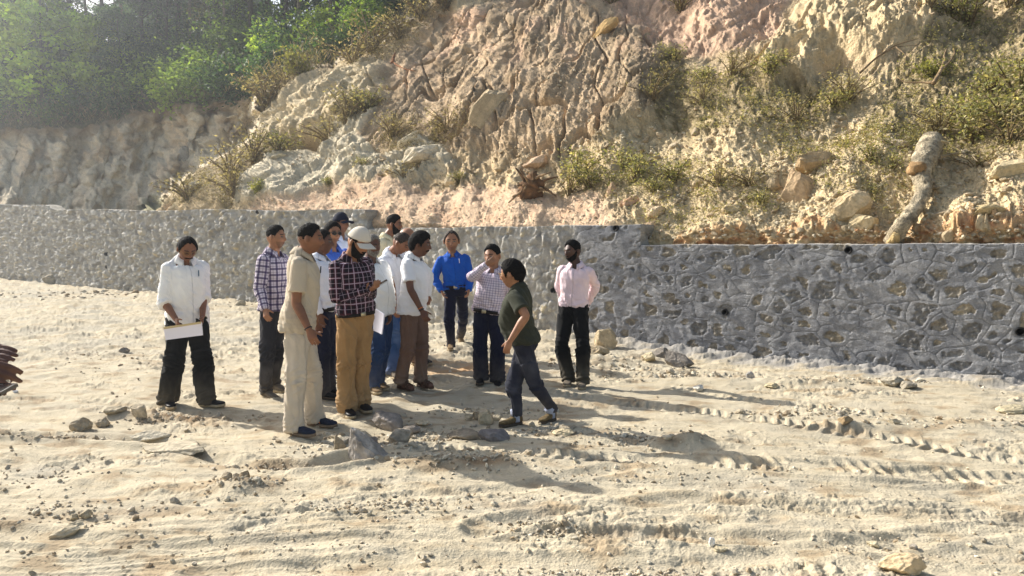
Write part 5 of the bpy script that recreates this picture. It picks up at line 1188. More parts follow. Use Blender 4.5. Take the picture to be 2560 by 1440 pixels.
# boulders one can point to on the slope: px, py, half-width, half-height (pixels), depth factor, roll, colour, label
BOULD = [
    (1996, 470, 46, 58, 0.5, 0.25, (198, 170, 134), 'large rounded slab of boulder standing upright amid the rubble above the wall'),
    (2030, 414, 50, 24, 0.8, 0.0, (190, 164, 126), 'flat-topped brown boulder resting on the upright slab'),
    (1517, 95, 34, 13, 0.7, 0.75, (206, 172, 118), 'smooth tan boulder perched near the top of the gullied dome'),
    (1062, 392, 56, 21, 0.8, 0.1, (226, 212, 184), 'broad white rock lying at the foot of the gullied slope'),
    (1036, 357, 34, 11, 0.8, 0.45, (226, 212, 182), 'thin white slab tilted just above the broad white rock'),
    (1347, 402, 32, 14, 0.8, 0.1, (214, 184, 152), 'pinkish flat boulder topping a small pile above the root stump'),
    (1320, 421, 17, 12, 0.9, 0.3, (196, 170, 136), 'small boulder under the pinkish flat boulder'),
    (1240, 303, 34, 50, 0.5, -0.5, (196, 176, 142), 'tall leaning slab half buried in the foot of the gullied dome'),
    (1126, 434, 18, 16, 0.7, 0.7, (206, 190, 160), 'sharp pale rock leaning left between the dome and the soil fan'),
    (2128, 520, 44, 36, 0.8, 0.5, (214, 190, 150), 'big pale angular boulder with a ridge, between the upright slab and the trunk'),
    (2158, 545, 36, 21, 0.9, -0.1, (218, 196, 154), 'rounded cream boulder in front of the ridged pale boulder'),
    (2078, 556, 16, 11, 0.9, 0.0, (216, 196, 156), 'small rounded stone just above the orange bank'),
    (2300, 470, 16, 14, 0.9, 0.4, (208, 190, 156), 'stone wedged right of the fallen trunk'),
    (2528, 432, 44, 22, 0.8, 0.2, (206, 188, 150), 'large flat boulder at the right edge above the rubble'),
    (2455, 545, 40, 17, 0.9, 0.1, (190, 170, 130), 'low wide boulder at the right near the orange bank'),
    (2160, 390, 20, 15, 0.9, 0.6, (206, 188, 150), 'pale stone pair uphill of the fallen trunk'),
    (1641, 544, 18, 14, 0.9, 0.3, (216, 192, 158), 'pale rounded stone beside the end of the middle wall'),
    (1630, 566, 17, 12, 0.9, 0.0, (206, 178, 144), 'flat stone touching the end of the middle wall'),
    (1530, 487, 14, 19, 0.7, -0.3, (210, 178, 144), 'small pointed rock in the pinkish soil right of the stump'),
    (1575, 522, 24, 11, 0.7, 0.4, (206, 168, 134), 'pink tilted slab in the soil near the middle wall end'),
    (1745, 464, 15, 10, 0.9, 0.0, (214, 192, 156), 'oval stone in the middle of the rubble slope'),
    (1830, 525, 34, 14, 0.8, 0.0, (196, 176, 140), 'flat buried stone left of the upright slab'),
    (1330, 640, 1, 1, 1, 0, None, ''),
    (458, 385, 17, 20, 0.7, 0.1, (176, 166, 150), 'grey upright boulder at the foot of the distant cliff'),
    (560, 350, 22, 26, 0.7, 0.5, (190, 170, 136), 'tan block fallen against the distant cliff beside the near spur'),
    (502, 478, 22, 8, 0.8, 0.25, (196, 184, 158), 'small flat rock in the dry weeds left of the pale slabs'),
    (700, 405, 20, 6, .8, .3, (216, 204, 176), 'thin stone lying on the pale slabs'),
    (142, 521, 11, 5, 1, 0, (236, 230, 216), 'white stone sitting on top of the long left wall'),
    (425, 517, 13, 8, 1, 0, (206, 172, 132), 'tan stone peeping over the long left wall'),
]
for i, (px, py, hw, hh, df, roll, rgb, lb) in enumerate(BOULD):
    if rgb is None: continue
    p, n = on_hill(px, py, 0.0); s = p[1] / F
    add_rock('boulder', p + np.array([0, -0.1 * hw * s, 0]), (hw * s * 1.32, max(hw, hh) * s * df, hh * s * 1.38), (R(-12), -roll, R((i * 47) % 25 - 12)), rgb, seed=100 + i, label=lb, cat='boulder', group='boulders on the slope', rough=0.07)
# rocks on the ground and by the wall foot: px, py of the base centre
def ground_rock(px, py, hw, hh, df, roll, rgb, lb, seed, nm='rock', yaw=0.0, sink=0.3, grp='rocks on the sandy ground', planes=16):
    x, y = gw(px, py); s = y / F; z = float(gh(x, y))
    return add_rock(nm, (x, y, z + hh * s * (1 - sink)), (hw * s * 1.25, hw * s * df, hh * s * 1.28), (0.1, -roll, yaw), rgb, seed=seed, label=lb, cat='rock', group=grp, planes=planes, rough=0.06)
GR = [
    (905, 1150, 54, 40, 0.6, -0.42, (168, 158, 146), 'largest grey rock with a sharp ridge in front of the beige uniform man'),
    (848, 1135, 17, 22, 0.8, 0.1, (160, 148, 126), 'brownish grey stone touching the left side of the sharp ridged rock'),
    (965, 1062, 42, 26, 0.8, -0.3, (150, 142, 134), 'grey block right beside the black shoes of the man with the phone'),
    (1000, 1112, 34, 22, 0.8, -0.35, (168, 158, 142), 'split grey rock between the sharp ridged rock and the row of stones'),
    (930, 1112, 22, 16, 0.9, 0.2, (142, 134, 128), 'dark stone behind the sharp ridged rock'),
    (1030, 1085, 26, 12, 0.9, 0.1, (150, 140, 128), 'low shaded stone above the split grey rock'),
    (1238, 1105, 36, 18, 0.7, 0.0, (132, 126, 124), 'dark flat-topped block in shadow near the olive shirted man'),
    (1165, 1095, 44, 14, 0.8, 0.1, (150, 138, 120), 'long low brown stone left of the dark flat-topped block'),
    (1215, 1060, 22, 18, 0.8, 0.4, (200, 184, 154), 'pale angular stone ahead of the striding man'),
    (1172, 1048, 11, 10, 0.9, 0.0, (206, 190, 162), 'first small pale stone in the row by the striding man'),
    (1190, 1047, 9, 12, 0.9, 0.0, (196, 176, 146), 'upright small stone in the row by the striding man'),
    (1240, 1050, 12, 8, 0.9, 0.0, (200, 186, 158), 'rounded pale stone at the right end of the short row'),
    (1056, 1064, 20, 7, 0.9, 0.0, (210, 192, 160), 'thin sunlit stone left of the short row'),
    (1408, 1090, 24, 6, 0.9, 0.05, (214, 196, 160), 'flat yellowish stone behind the heel of the striding man'),
    (348, 1045, 24, 22, 0.5, 0.55, (186, 172, 148), 'leaning pale slab in the soil below the leftmost walking man'),
    (290, 1040, 24, 10, 0.8, 0.0, (176, 164, 140), 'low grey block left of the leaning pale slab'),
    (258, 1058, 18, 13, 0.8, 0.2, (178, 164, 140), 'small angular stone two steps left of the leaning slab'),
    (205, 1068, 24, 18, 0.8, -0.2, (176, 162, 138), 'rough tan rock at the left end of the stone line'),
    (372, 1092, 46, 12, 0.9, 0.08, (196, 186, 164), 'smooth flat slab flush with the sand in the left foreground'),
    (430, 1122, 104, 17, 0.6, 0.05, (190, 178, 154), 'longest half-buried slab in the left foreground'),
    (312, 884, 11, 8, 0.9, 0, (150, 142, 130), 'single grey stone on open ground left of the walking man'),
    (588, 1212, 13, 11, 0.9, 0.2, (196, 182, 158), 'pale stone on the small dirt mound in the foreground'),
    (612, 1222, 16, 13, 0.9, -0.2, (160, 142, 114), 'brown stone on the right of the small dirt mound'),
    (570, 1226, 12, 12, 0.9, 0, (172, 158, 134), 'grey stone on the left of the small dirt mound'),
    (1780, 1370, 12, 13, 0.8, 0.1, (244, 242, 236), 'bright white chip of stone in the lower right foreground'),
    (1797, 1380, 18, 6, 0.8, 0.1, (196, 182, 150), 'flat stone under the bright white chip'),
    (2184, 1356, 14, 8, 0.9, 0, (216, 202, 168), 'cream stone in the lower right foreground'),
    (2285, 1368, 12, 8, 0.9, 0, (176, 166, 150), 'grey stone in the lower right foreground'),
    (2262, 1432, 50, 26, 0.8, 0.15, (214, 190, 152), 'large tan rock cut by the bottom edge of the picture'),
    (2110, 1075, 20, 9, 0.9, 0.2, (166, 142, 108), 'brown stone at the right end of the gravel line'),
    (2235, 1064, 14, 6, 0.9, 0, (190, 176, 148), 'small slab right of the gravel line'),
    (1875, 943, 12, 10, 0.9, 0.2, (176, 172, 166), 'grey stone alone in front of the pointed wall'),
    (2530, 1030, 36, 9, 0.9, 0.05, (196, 182, 150), 'flat slab near the right edge by the wall foot'),
    (1515, 868, 27, 34, 0.8, 0.25, (196, 178, 146), 'tallest boulder leaning at the wall foot right of the pink shirt'),
    (1497, 895, 26, 14, 0.9, 0.1, (190, 172, 142), 'flat brown boulder in front of the tallest wall-foot boulder'),
    (1622, 899, 20, 13, 0.9, 0.1, (206, 190, 156), 'pale stone at the foot of the pointed wall'),
    (1690, 905, 38, 16, 0.8, -0.3, (140, 132, 122), 'dark slab of rubble sloping against the pointed wall'),
    (1655, 890, 22, 14, 0.9, 0.2, (150, 142, 132), 'grey rubble block against the pointed wall'),
    (1745, 975, 14, 7, 0.9, 0, (230, 222, 206), 'whitish stone on the bank before the pointed wall'),
    (1930, 972, 20, 6, 0.9, 0, (204, 188, 152), 'thin stone on the bank before the pointed wall'),
    (2230, 968, 24, 13, .9, 0, (182, 172, 152), 'rounded stone touching the foot of the pointed wall'),
    (2270, 974, 20, 10, .9, 0, (170, 160, 142), 'lower stone beside the rounded stone at the wall foot'),
    (1010, 870, 16, 9, 0.9, 0, (200, 186, 158), 'pale stone behind the brown trousers'),
    (60, 700, 30, 14, 0.9, 0.1, (176, 164, 144), 'grey slab leaning at the foot of the long left wall'),
    (130, 712, 18, 16, 0.9, 0.2, (182, 170, 148), 'angular block at the foot of the long left wall'),
    (280, 712, 26, 18, 0.9, -0.3, (196, 180, 148), 'tan pointed block heaped by the long left wall'),
    (312, 722, 16, 9, 0.9, 0, (200, 186, 156), 'small tan block heaped by the long left wall'),
    (640, 785, 26, 8, 0.9, 0, (190, 178, 154), 'flat stone left of the plaid shirted man'),
    (600, 770, 16, 7, 0.9, 0.2, (186, 174, 150), 'small stone left of the plaid shirted man'),
    (40, 993, 6, 4, 0.9, 0, (240, 238, 240), 'tiny white stone under the tablet at the left edge'),
    (448, 1290, 1, 1, 1, 0, None, ''),
    (215, 1295, 14, 11, 0.9, .2, (190, 174, 144), 'first cobble of the clump in the left foreground'),
    (185, 1300, 11, 9, 0.9, 0, (182, 168, 140), 'second cobble of the clump in the left foreground'),
    (170, 1335, 36, 14, 0.7, .3, (196, 182, 154), 'buried grey slab below the cobble clump in the left foreground'),
]
for i, (px, py, hw, hh, df, roll, rgb, lb) in enumerate(GR):
    if rgb is None or i == 0: continue
    g = 'stones heaped at the wall foot' if py < 1000 and 'wall' in lb else 'rocks on the sandy ground'
    flat = 'half-buried' in lb or 'flush' in lb
    ground_rock(px, py, hw, hh, df, roll, rgb, lb, 300 + i, yaw=(i * 0.7) % 1.2 - 0.6, sink=0.75 if flat else 0.35, grp=g, planes=16)
# the sharp ridged rock: a wedge with a leaning crest
def wedge(name, px, py, pts, rgb, label, seed):
    x, y = gw(px, py); s = y / F; bm = bmesh.new()
    for p in pts: bm.verts.new(Vector(p) * s)
    bmesh.ops.convex_hull(bm, input=bm.verts); bmesh.ops.triangulate(bm, faces=bm.faces); bmesh.ops.subdivide_edges(bm, edges=bm.edges, cuts=7, use_grid_fill=True); bmesh.ops.triangulate(bm, faces=bm.faces)
    bm.verts.ensure_lookup_table(); V = np.array([v.co[:] for v in bm.verts]); Fq = np.array([[v.index for v in f.verts] for f in bm.faces]); bm.free()
    V = V + 0.007 * np.stack([fbm(V[:, 0] * 22 + seed, V[:, 1] * 22 + V[:, 2] * 18, 4, seed + i) for i in range(3)], -1)
    c = lin(*rgb)[None] * (0.85 + 0.3 * fbm(V[:, 0] * 14, V[:, 1] * 14 + V[:, 2] * 8, 4, seed))[:, None]
    o = mesh_np(name, V, Fq, M_rock, col=c, smooth=False); o.location = (x, y, float(gh(x, y)) - 0.01); tag(o, label, 'rock', 'rocks on the sandy ground')
wedge('rock', 912, 1150, [(-36, 0, 64), (-27, 10, 60), (-40, -14, -12), (-20, -34, -12), (48, -30, -12), (58, 20, -12), (-40, 44, -12), (6, 6, 42), (-12, -22, 34), (26, -12, 16), (-42, 20, 32)], (176, 168, 158), GR[0][7], 77)
# alike rubble blocks: a dozen shapes, copied
PROTO = []
for i in range(12):
    V, Fq = rock_shape(500 + i, ICO2, 9, 0.06); o = mesh_np('rubble_stone', V, Fq, M_rock, col=np.repeat(lin(*[(206, 188, 156), (196, 176, 142), (214, 194, 162), (186, 168, 138)][i % 4])[None], len(V), 0), smooth=False, link=False)
    PROTO.append(o.data); bpy.data.objects.remove(o)
rr = random.Random(11)
def inside(px, py, pts): return poly_sd(np.array([float(px)]), np.array([float(py)]), pts)[0] > 0
RUBP = [(1600, 600), (1480, 460), (1400, 380), (1650, 330), (1860, 300), (2100, 270), (2330, 330), (2560, 380), (2600, 600), (1900, 590)]
MIDP = [(900, 450), (960, 400), (1100, 390), (1300, 380), (1400, 420), (1390, 470), (1200, 470), (1000, 455)]
cand = []
while len(cand) < 215:
    a, b = rr.uniform(1400, 2560), rr.uniform(270, 592)
    if inside(a, b, RUBP): cand.append((a, b, rr.uniform(6, 10) * (1.9 if rr.random() < 0.12 else 1.15 if rr.random() < .5 else .9)))
for (a, b, r) in cand:
    p, n = on_hill(a, b, 0.01); s = p[1] / F; q = r * s
    add_rock('rubble_stone', p, (q * rr.uniform(.9, 1.5), q * rr.uniform(.8, 1.2), q * rr.uniform(.55, 1)), (rr.uniform(-.5, .5), rr.uniform(-.6, .6), rr.uniform(0, 6)), None, PROTO[rr.randrange(12)],
             label='pale angular stone among the rubble on the slope above the nearest wall', cat='rubble stone', group='loose rubble on the slope')
for _ in range(45):
    while True:
        a, b = rr.uniform(900, 1400), rr.uniform(380, 470)
        if inside(a, b, MIDP): break
    p, n = on_hill(a, b, 0.01); s = p[1] / F; q = rr.uniform(4, 9) * s
    add_rock('rubble_stone', p, (q * rr.uniform(1, 1.7), q, q * rr.uniform(.5, .9)), (rr.uniform(-.5, .5), rr.uniform(-.6, .6), rr.uniform(0, 6)), None, PROTO[rr.randrange(12)],
             label='pale stone strewn along the foot of the gullied dome above the pinkish soil', cat='rubble stone', group='stones below the gullied dome')
def stone_stuff(name, pts, base, label, cols, flat=0.7, mat=None, kind_cat='stones'):
    """many small broken stones as one mesh; pts rows: x, y, z, radius"""
    pts = np.asarray(pts); BV, BF = base; r = np.random.default_rng(len(pts)); n = len(pts); Vs = []; Cs = []
    shp = [rock_shape(700 + i, base, 6, 0.08, 0.6)[0] for i in range(8)]
    A = np.stack([shp[i % 8] for i in range(n)]); sc = r.uniform(0.7, 1.3, (n, 1, 3)) * np.array([1.15, 1.0, flat]); A = A * sc * pts[:, None, 3:4]
    an = r.uniform(0, 6.28, n); ca, sa = np.cos(an)[:, None], np.sin(an)[:, None]; X = A[..., 0] * ca - A[..., 1] * sa; Y = A[..., 0] * sa + A[..., 1] * ca
    tl = r.uniform(-.5, .5, (n, 1)); Z = A[..., 2] + X * tl; A = np.stack([X, Y, Z], -1) + pts[:, None, :3]
    c = np.stack([lin(*cols[i]) for i in r.integers(0, len(cols), n)])[:, None] * r.uniform(0.8, 1.1, (n, 1, 1)) + np.zeros((n, len(BV), 3))
    Fq = (BF[None] + (np.arange(n) * len(BV))[:, None, None]).reshape(-1, 3)
    o = mesh_np(name, A, Fq, mat or M_rock, col=c, smooth=False); tag(o, label, kind_cat, kind='stuff'); return o
pts = []
for _ in range(9500):
    a, b = rr.uniform(1380, 2700), rr.uniform(60, 598)
    if not inside(a, b, RUBP) and rr.random() < 0.80: continue
    if b < 250 and rr.random() < .6: continue
    p, n = on_hill(a, b, 0.0); s = p[1] / F; pts.append([*p, s * rr.choice([1.6, 2.2, 3.0, 4.0, 6.0])])
for _ in range(2200):
    a, b = rr.uniform(560, 1600), rr.uniform(380, 570)
    if a > 1390 and b < 400: continue
    p, n = on_hill(a, b, 0.0); s = p[1] / F; pts.append([*p, s * rr.choice([1.2, 1.6, 2.2, 3.4])])
for _ in range(2600):
    a, b = rr.uniform(900, 1650), rr.uniform(0, 400); p, n = on_hill(a, b, 0.0)
    if p[1] < 26: s = p[1] / F; pts.append([*p, s * rr.choice([1.0, 1.3, 1.8, 2.8])])
stone_stuff('small_rubble', pts, ICO1, 'fine broken stone covering the slope above the walls', [(210, 196, 166), (196, 180, 148), (220, 206, 178), (178, 162, 132), (206, 182, 150)])
pts = []
def patch(px, py, sx, sy, n, r0, r1):
    mx, my = gw(px, py)
    for _ in range(n):
        x, y = rr.gauss(mx, sx), rr.gauss(my, sy); r_ = rr.uniform(r0, r1) * (2.0 if rr.random() < 0.06 else 1); pts.append([x, y, float(gh(x, y, False)) + r_ * 0.25, r_])
for a in ((600, 1225, .16, .10, 160, .004, .016), (1160, 1165, .30, .10, 260, .005, .018), (960, 1110, .35, .22, 240, .006, .028), (1120, 1090, .5, .15, 150, .006, .025), (1420, 1085, .5, .15, 140, .005, .02), (1640, 1110, .3, .12, 160, .005, .02),
          (2020, 1040, .35, .12, 120, .006, .025), (2180, 960, .6, .12, 110, .006, .025), (1600, 930, .5, .25, 160, .006, .03), (1350, 1335, .16, .07, 130, .004, .018), (1000, 1270, .4, .08, 170, .004, .014), (900, 1290, .3, .05, 60, .004, .014),
          (200, 1290, .35, .12, 140, .004, .018), (130, 1090, .45, .07, 160, .005, .018), (450, 1045, .35, .12, 160, .005, .02), (700, 1165, .3, .06, 110, .005, .015), (2400, 1060, .5, .12, 120, .005, .02), (2200, 1370, .3, .12, 90, .004, .014),
          (1650, 1200, .6, .12, 140, .004, .014), (60, 1190, .3, .15, 90, .004, .015), (850, 1110, .25, .12, 90, .005, .018), (1230, 1030, .35, .15, 120, .005, .02), (700, 1380, .6, .12, 130, .003, .012), (1560, 1430, .3, .04, 150, .004, .014),
          (300, 735, 2.5, .7, 230, .015, .06), (750, 760, 1.6, .8, 200, .012, .045), (1040, 850, .7, .9, 150, .01, .035), (200, 900, 1.2, .8, 160, .006, .02), (1480, 905, .25, .2, 60, .01, .04), (1700, 930, .3, .12, 90, .008, .03)):
    patch(*a)
for _ in range(1900):
    px, py = rr.uniform(-50, 2620), rr.uniform(760, 1500); x, y = gw(px, py)
    r_ = (rr.random() ** 3 * 0.014 + 0.003) * (1.0 if y < 8 else 1.5); pts.append([x, y, float(gh(x, y, False)) + r_ * 0.3, r_])
keep = [p for p in pts if p[1] < (12.82 - 0.8 * p[0]) - 0.1]
stone_stuff('gravel', keep, ICO1, 'loose pebbles and clods scattered over the sandy ground', [(198, 186, 162), (180, 166, 142), (166, 148, 122), (210, 200, 178), (186, 174, 154)], 0.75, M_rock, 'gravel')

# ================================================================ wood: fallen trunk, root stump, dead branches
M_bark = earth_mat('dusty_bark', 14, 0.5, 1.0, 0.04, fine=45); M_wood = earth_mat('raw_wood', 10, 0.35, 0.8, 0.01, fine=60)
def wood_mesh(name, tubes, mat, rgb, parent=None, seed=1, amp=0.15, at=None):
    v, q, t = merge(tubes); v = v + 0.0
    c = lin(*rgb)[None] * (0.75 + 0.5 * fbm(v[:, 0] * 9 + v[:, 2] * 2, v[:, 2] * 9 + v[:, 1] * 3, 4, seed))[:, None]
    return mesh_np(name, v, [np.array(a) for a in (q, t) if len(a)], mat, parent=parent, col=c)
def rough_tube(P_, R_, seed, m=9, n=26, amp=0.10):
    v, q, t = tube(P_, R_, np.array([0.1, 1.0, 0.2]), m, n); P_ = np.array([np.asarray(p) for p in P_]); cen = v * 0
    Q_ = np.concatenate([P_[i][None] + (P_[i + 1] - P_[i])[None] * np.linspace(0, 1, 12)[:, None] for i in range(len(P_) - 1)])
    d = np.linalg.norm(v[:, None] - Q_[None], axis=-1); i = d.argmin(1); a = v - Q_[i]; a /= np.linalg.norm(a, axis=1, keepdims=True) + 1e-9
    return v + a * (np.mean(R_) * amp * (fbm(v[:, 0] * 12, v[:, 2] * 12 + v[:, 1] * 8, 4, seed) + 0.5 * ridged(v[:, 0] * 25, v[:, 2] * 4, 2, seed)))[:, None], q, t
def hp(px, py, off): p, n = hill_at(px, py); return P3(px, py, p[1] - off)
tk = [hp(2330, 352, .30), hp(2312, 394, .34), hp(2300, 430, .30), hp(2306, 455, .26), hp(2310, 480, .24), hp(2284, 527, .22), hp(2254, 565, .20), hp(2234, 606, .12)]
s0 = tk[2][1] / F
trunk = wood_mesh('fallen_trunk', [rough_tube(tk, [27 * s0, 27 * s0, 23 * s0, 18 * s0, 15 * s0, 16 * s0, 17 * s0, 20 * s0], 5, amp=0.16)], M_bark, (206, 190, 160))
tag(trunk, 'thick dusty fallen tree trunk with a bend leaning down to the nearest wall', 'fallen trunk')
wood_mesh('burl', [rough_tube([hp(2302, 432, .32), hp(2288, 424, .42), hp(2276, 428, .46)], [16 * s0, 19 * s0, 9 * s0], 6, 6, 20, 0.5)], M_wood, (176, 144, 104), trunk, 4)
v, q, t = loft([(hp(2312, 342, .52), np.array([0, .3, 1.]), np.array([0, 1., -.3]), .018, .03, .03, 3), (hp(2372, 357, .40), np.array([0, .3, 1.]), np.array([0, 1., -.3]), .010, .02, .02, 3)], 12)
mesh_np('bark_strip', v, [np.array(q), np.array(t)], M_wood, parent=trunk, col=np.repeat(lin(224, 206, 166)[None], len(v), 0))
for j, (a, b) in enumerate(((2215, 612), (2248, 612), (2228, 614))):
    wood_mesh('root', [rough_tube([hp(2240, 585, .28), hp((2240 + a) / 2, 600, .26), hp(a, b - 4, .12)], [7 * s0, 5 * s0, 2 * s0], 7 + j, 5, 10)], M_wood, (206, 180, 130), trunk, 5)
st = hp(1330, 470, 0.32); rs = random.Random(5)
stump = wood_mesh('root_stump', [rough_tube([st + np.array([-.2, .02, -.16]), st + np.array([0, -.05, -.1]), st + np.array([.17, .02, -.12])], [.07, .11, .06], 12, 8, 18, 0.4), rough_tube([st + np.array([.0, .0, .05]), st + np.array([.06, 0, .16]), st + np.array([.03, 0, .3])], [.10, .07, .04], 13, 8, 18, 0.4), rough_tube([st + np.array([-.12, .05, -.25]), st + np.array([-.02, 0, -.02]), st + np.array([.10, 0, .18])], [.14, .19, .13], 9, 8, 22, 0.4)], M_wood, (138, 104, 74))
tag(stump, 'tangled uprooted root stump half buried in the pinkish soil above the middle wall', 'root stump')
for j in range(38):
    a = rs.uniform(-3.1, 3.1); d = np.array([math.sin(a), rs.uniform(-.6, .2), math.cos(a) * 1.1]); L_ = rs.uniform(.10, .27); o0 = st + np.array([rs.uniform(-.1, .1), -.05, rs.uniform(-.15, .15)])
    w1 = np.array([rs.uniform(-.14, .14), rs.uniform(-.08, .06), rs.uniform(-.14, .14)])
    wood_mesh('root', [rough_tube([o0, o0 + d * L_ * .5 + w1, o0 + d * L_ + w1 * 1.8 - UPV * .05], [.030, .022, .012], 20 + j, 5, 8)], M_wood, (184, 154, 118) if j % 2 else (140, 112, 84), stump, 30 + j)
def branch(pxs, r0, off, rgb, label, forks=()):
    P_ = [hp(a, b, off) for a, b in pxs]; s = P_[0][1] / F; n = len(P_)
    o = wood_mesh('dead_branch', [rough_tube(P_, [r0 * s * (1 - 0.75 * i / (n - 1)) for i in range(n)], 44, 5, 10)], M_wood, rgb); tag(o, label, 'branch')
    for f in forks:
        Q = [hp(a, b, off) for a, b in f]; m = len(Q); wood_mesh('twig', [rough_tube(Q, [r0 * s * .6 * (1 - 0.8 * i / (m - 1)) for i in range(m)], 45, 4, 8)], M_wood, rgb, o)
branch([(2334, 208), (2353, 174), (2362, 148), (2360, 138), (2367, 122)], 5, .35, (168, 142, 108), 'bare forked dead branch standing out of the shrubs at upper right', [[(2334, 207), (2300, 206), (2261, 205), (2243, 192)], [(2353, 176), (2376, 152), (2386, 134), (2384, 122)]])
branch([(2150, 182), (2190, 145), (2235, 115), (2290, 98)], 3.2, .3, (150, 128, 98), 'long thin bowed branch lying across the rocks at upper right', [[(2200, 138), (2240, 118), (2300, 112)], [(2240, 118), (2266, 140), (2252, 172)]])
branch([(2352, 392), (2400, 382), (2430, 390), (2445, 404)], 3, .15, (190, 170, 136), 'short pale dead branch lying in the shade right of the fallen trunk')
branch([(980, 160), (984, 143), (988, 132)], 5, .10, (176, 124, 86), 'reddish snapped root sticking out of the bank at the top middle', [[(984, 158), (1010, 172), (1040, 178)]])

# ================================================================ plants
def leaf_mat(name, trans=0.35, rough=0.6):
    m, t, b = new_mat(name, rough, 0.25); N = t.nodes; L = t.links
    a = N.new('ShaderNodeAttribute'); a.attribute_name = 'col'; tr = N.new('ShaderNodeBsdfTranslucent'); mx = N.new('ShaderNodeMixShader'); mx.inputs[0].default_value = trans
    oi = N.new('ShaderNodeObjectInfo'); mr = N.new('ShaderNodeMapRange'); mr.inputs['To Min'].default_value = 0.75; mr.inputs['To Max'].default_value = 1.25; L.new(oi.outputs['Random'], mr.inputs['Value'])
    vm = N.new('ShaderNodeVectorMath'); vm.operation = 'SCALE'; L.new(a.outputs['Color'], vm.inputs[0]); L.new(mr.outputs[0], vm.inputs['Scale'])
    L.new(vm.outputs[0], b.inputs['Base Color']); v2 = N.new('ShaderNodeVectorMath'); v2.operation = 'MULTIPLY'; v2.inputs[1].default_value = (1.25, 1.2, 0.6); L.new(vm.outputs[0], v2.inputs[0]); L.new(v2.outputs[0], tr.inputs['Color'])
    L.new(b.outputs[0], mx.inputs[1]); L.new(tr.outputs[0], mx.inputs[2]); L.new(mx.outputs[0], N['Material Output'].inputs['Surface']); return m
M_leaf = leaf_mat('leaves', 0.45); M_dry = leaf_mat('dry_leaves', 0.3, 0.8)
def leaves(P_, size, r, cols, droop=0.3, aspect=0.5, up=None):
    """one small folded leaf (two triangles) per point"""
    n = len(P_); d = r.normal(size=(n, 3)); d[:, 2] = d[:, 2] * 0.6 - droop; d /= np.linalg.norm(d, axis=1, keepdims=True)
    if up is not None: d = nrm_rows(d * (1 - up) + np.array([0, 0, 1.0]) * up)
    s = np.cross(d, r.normal(size=(n, 3))); s /= np.linalg.norm(s, axis=1, keepdims=True) + 1e-9
    L_ = size * r.uniform(0.6, 1.35, (n, 1)); w_ = L_ * aspect
    V = np.stack([P_, P_ + d * L_ * .5 + s * w_ * .5, P_ + d * L_, P_ + d * L_ * .5 - s * w_ * .5], 1)
    c = cols[r.integers(0, len(cols), n)] * r.uniform(0.65, 1.3, (n, 1)); C_ = np.repeat(c[:, None], 4, 1)
    return V.reshape(-1, 3), (np.arange(n)[:, None] * 4 + np.array([0, 1, 2, 3])[None]), C_.reshape(-1, 3)
def nrm_rows(a): return a / (np.linalg.norm(a, axis=1, keepdims=True) + 1e-9)
def tree_proto(seed, H, crown0, spread, ncl, nleaf, size, cols, trunk_r, trunk_rgb, clr=0.9, lean=0.1, aspect=0.5):
    r = np.random.default_rng(seed); P_ = []; x = y = 0
    for i in range(7): P_.append(np.array([x, y, H * i / 6 * 0.95])); x += r.normal() * lean; y += r.normal() * lean
    tubes = [tube(P_, [trunk_r * (1 - 0.8 * i / 6) for i in range(7)], np.array([0, 1., 0.05]), 3, 10)]
    cl = []
    for k in range(ncl):
        f = crown0 + (1 - crown0) * r.random() ** 0.85; b = np.array([np.interp(f, np.linspace(0, 1, 7), [p[i] for p in P_]) for i in range(3)])
        a = r.uniform(0, 6.28); rad = spread * (0.35 + 0.65 * math.sin(math.pi * min(1, (f - crown0) / (1 - crown0) * 0.8 + 0.15))) * r.uniform(0.3, 1)
        e = b + np.array([math.cos(a) * rad, math.sin(a) * rad, rad * r.uniform(-.05, .55)]); cl.append(e)
        if k % 2 == 0: tubes.append(tube([b - np.array([0, 0, .1]), (b + e) / 2 + np.array([0, 0, .12 * rad]), e], [trunk_r * .36 * (1.1 - f), trunk_r * .22 * (1.1 - f), .012], np.array([0, 1., 0.1]), 2, 6))
    cl = np.array(cl); n = ncl * nleaf; ci = np.repeat(np.arange(ncl), nleaf); q = r.normal(size=(n, 3)); q = nrm_rows(q) * r.random((n, 1)) ** 0.45 * clr * r.uniform(0.6, 1.2, ncl)[ci][:, None]; q[:, 2] *= 0.55
    V, Fq, Cc = leaves(cl[ci] + q, size, r, cols, aspect=aspect); tint = r.uniform(0.7, 1.3, (ncl, 1))[ci]; Cc = Cc * np.repeat(tint, 4, 0)
    v, qq, tt = merge(tubes); return (v, qq, tt, trunk_rgb), (V, Fq, Cc)
def lc(*a): return np.array([lin(*c) for c in a])
GB = lc((164, 190, 84), (182, 204, 92), (144, 170, 76)); GD = lc((66, 94, 58), (84, 112, 64), (50, 78, 52)); GO = lc((92, 96, 52), (104, 98, 60), (78, 88, 48)); GM = lc((112, 136, 66), (130, 154, 74), (90, 116, 58))
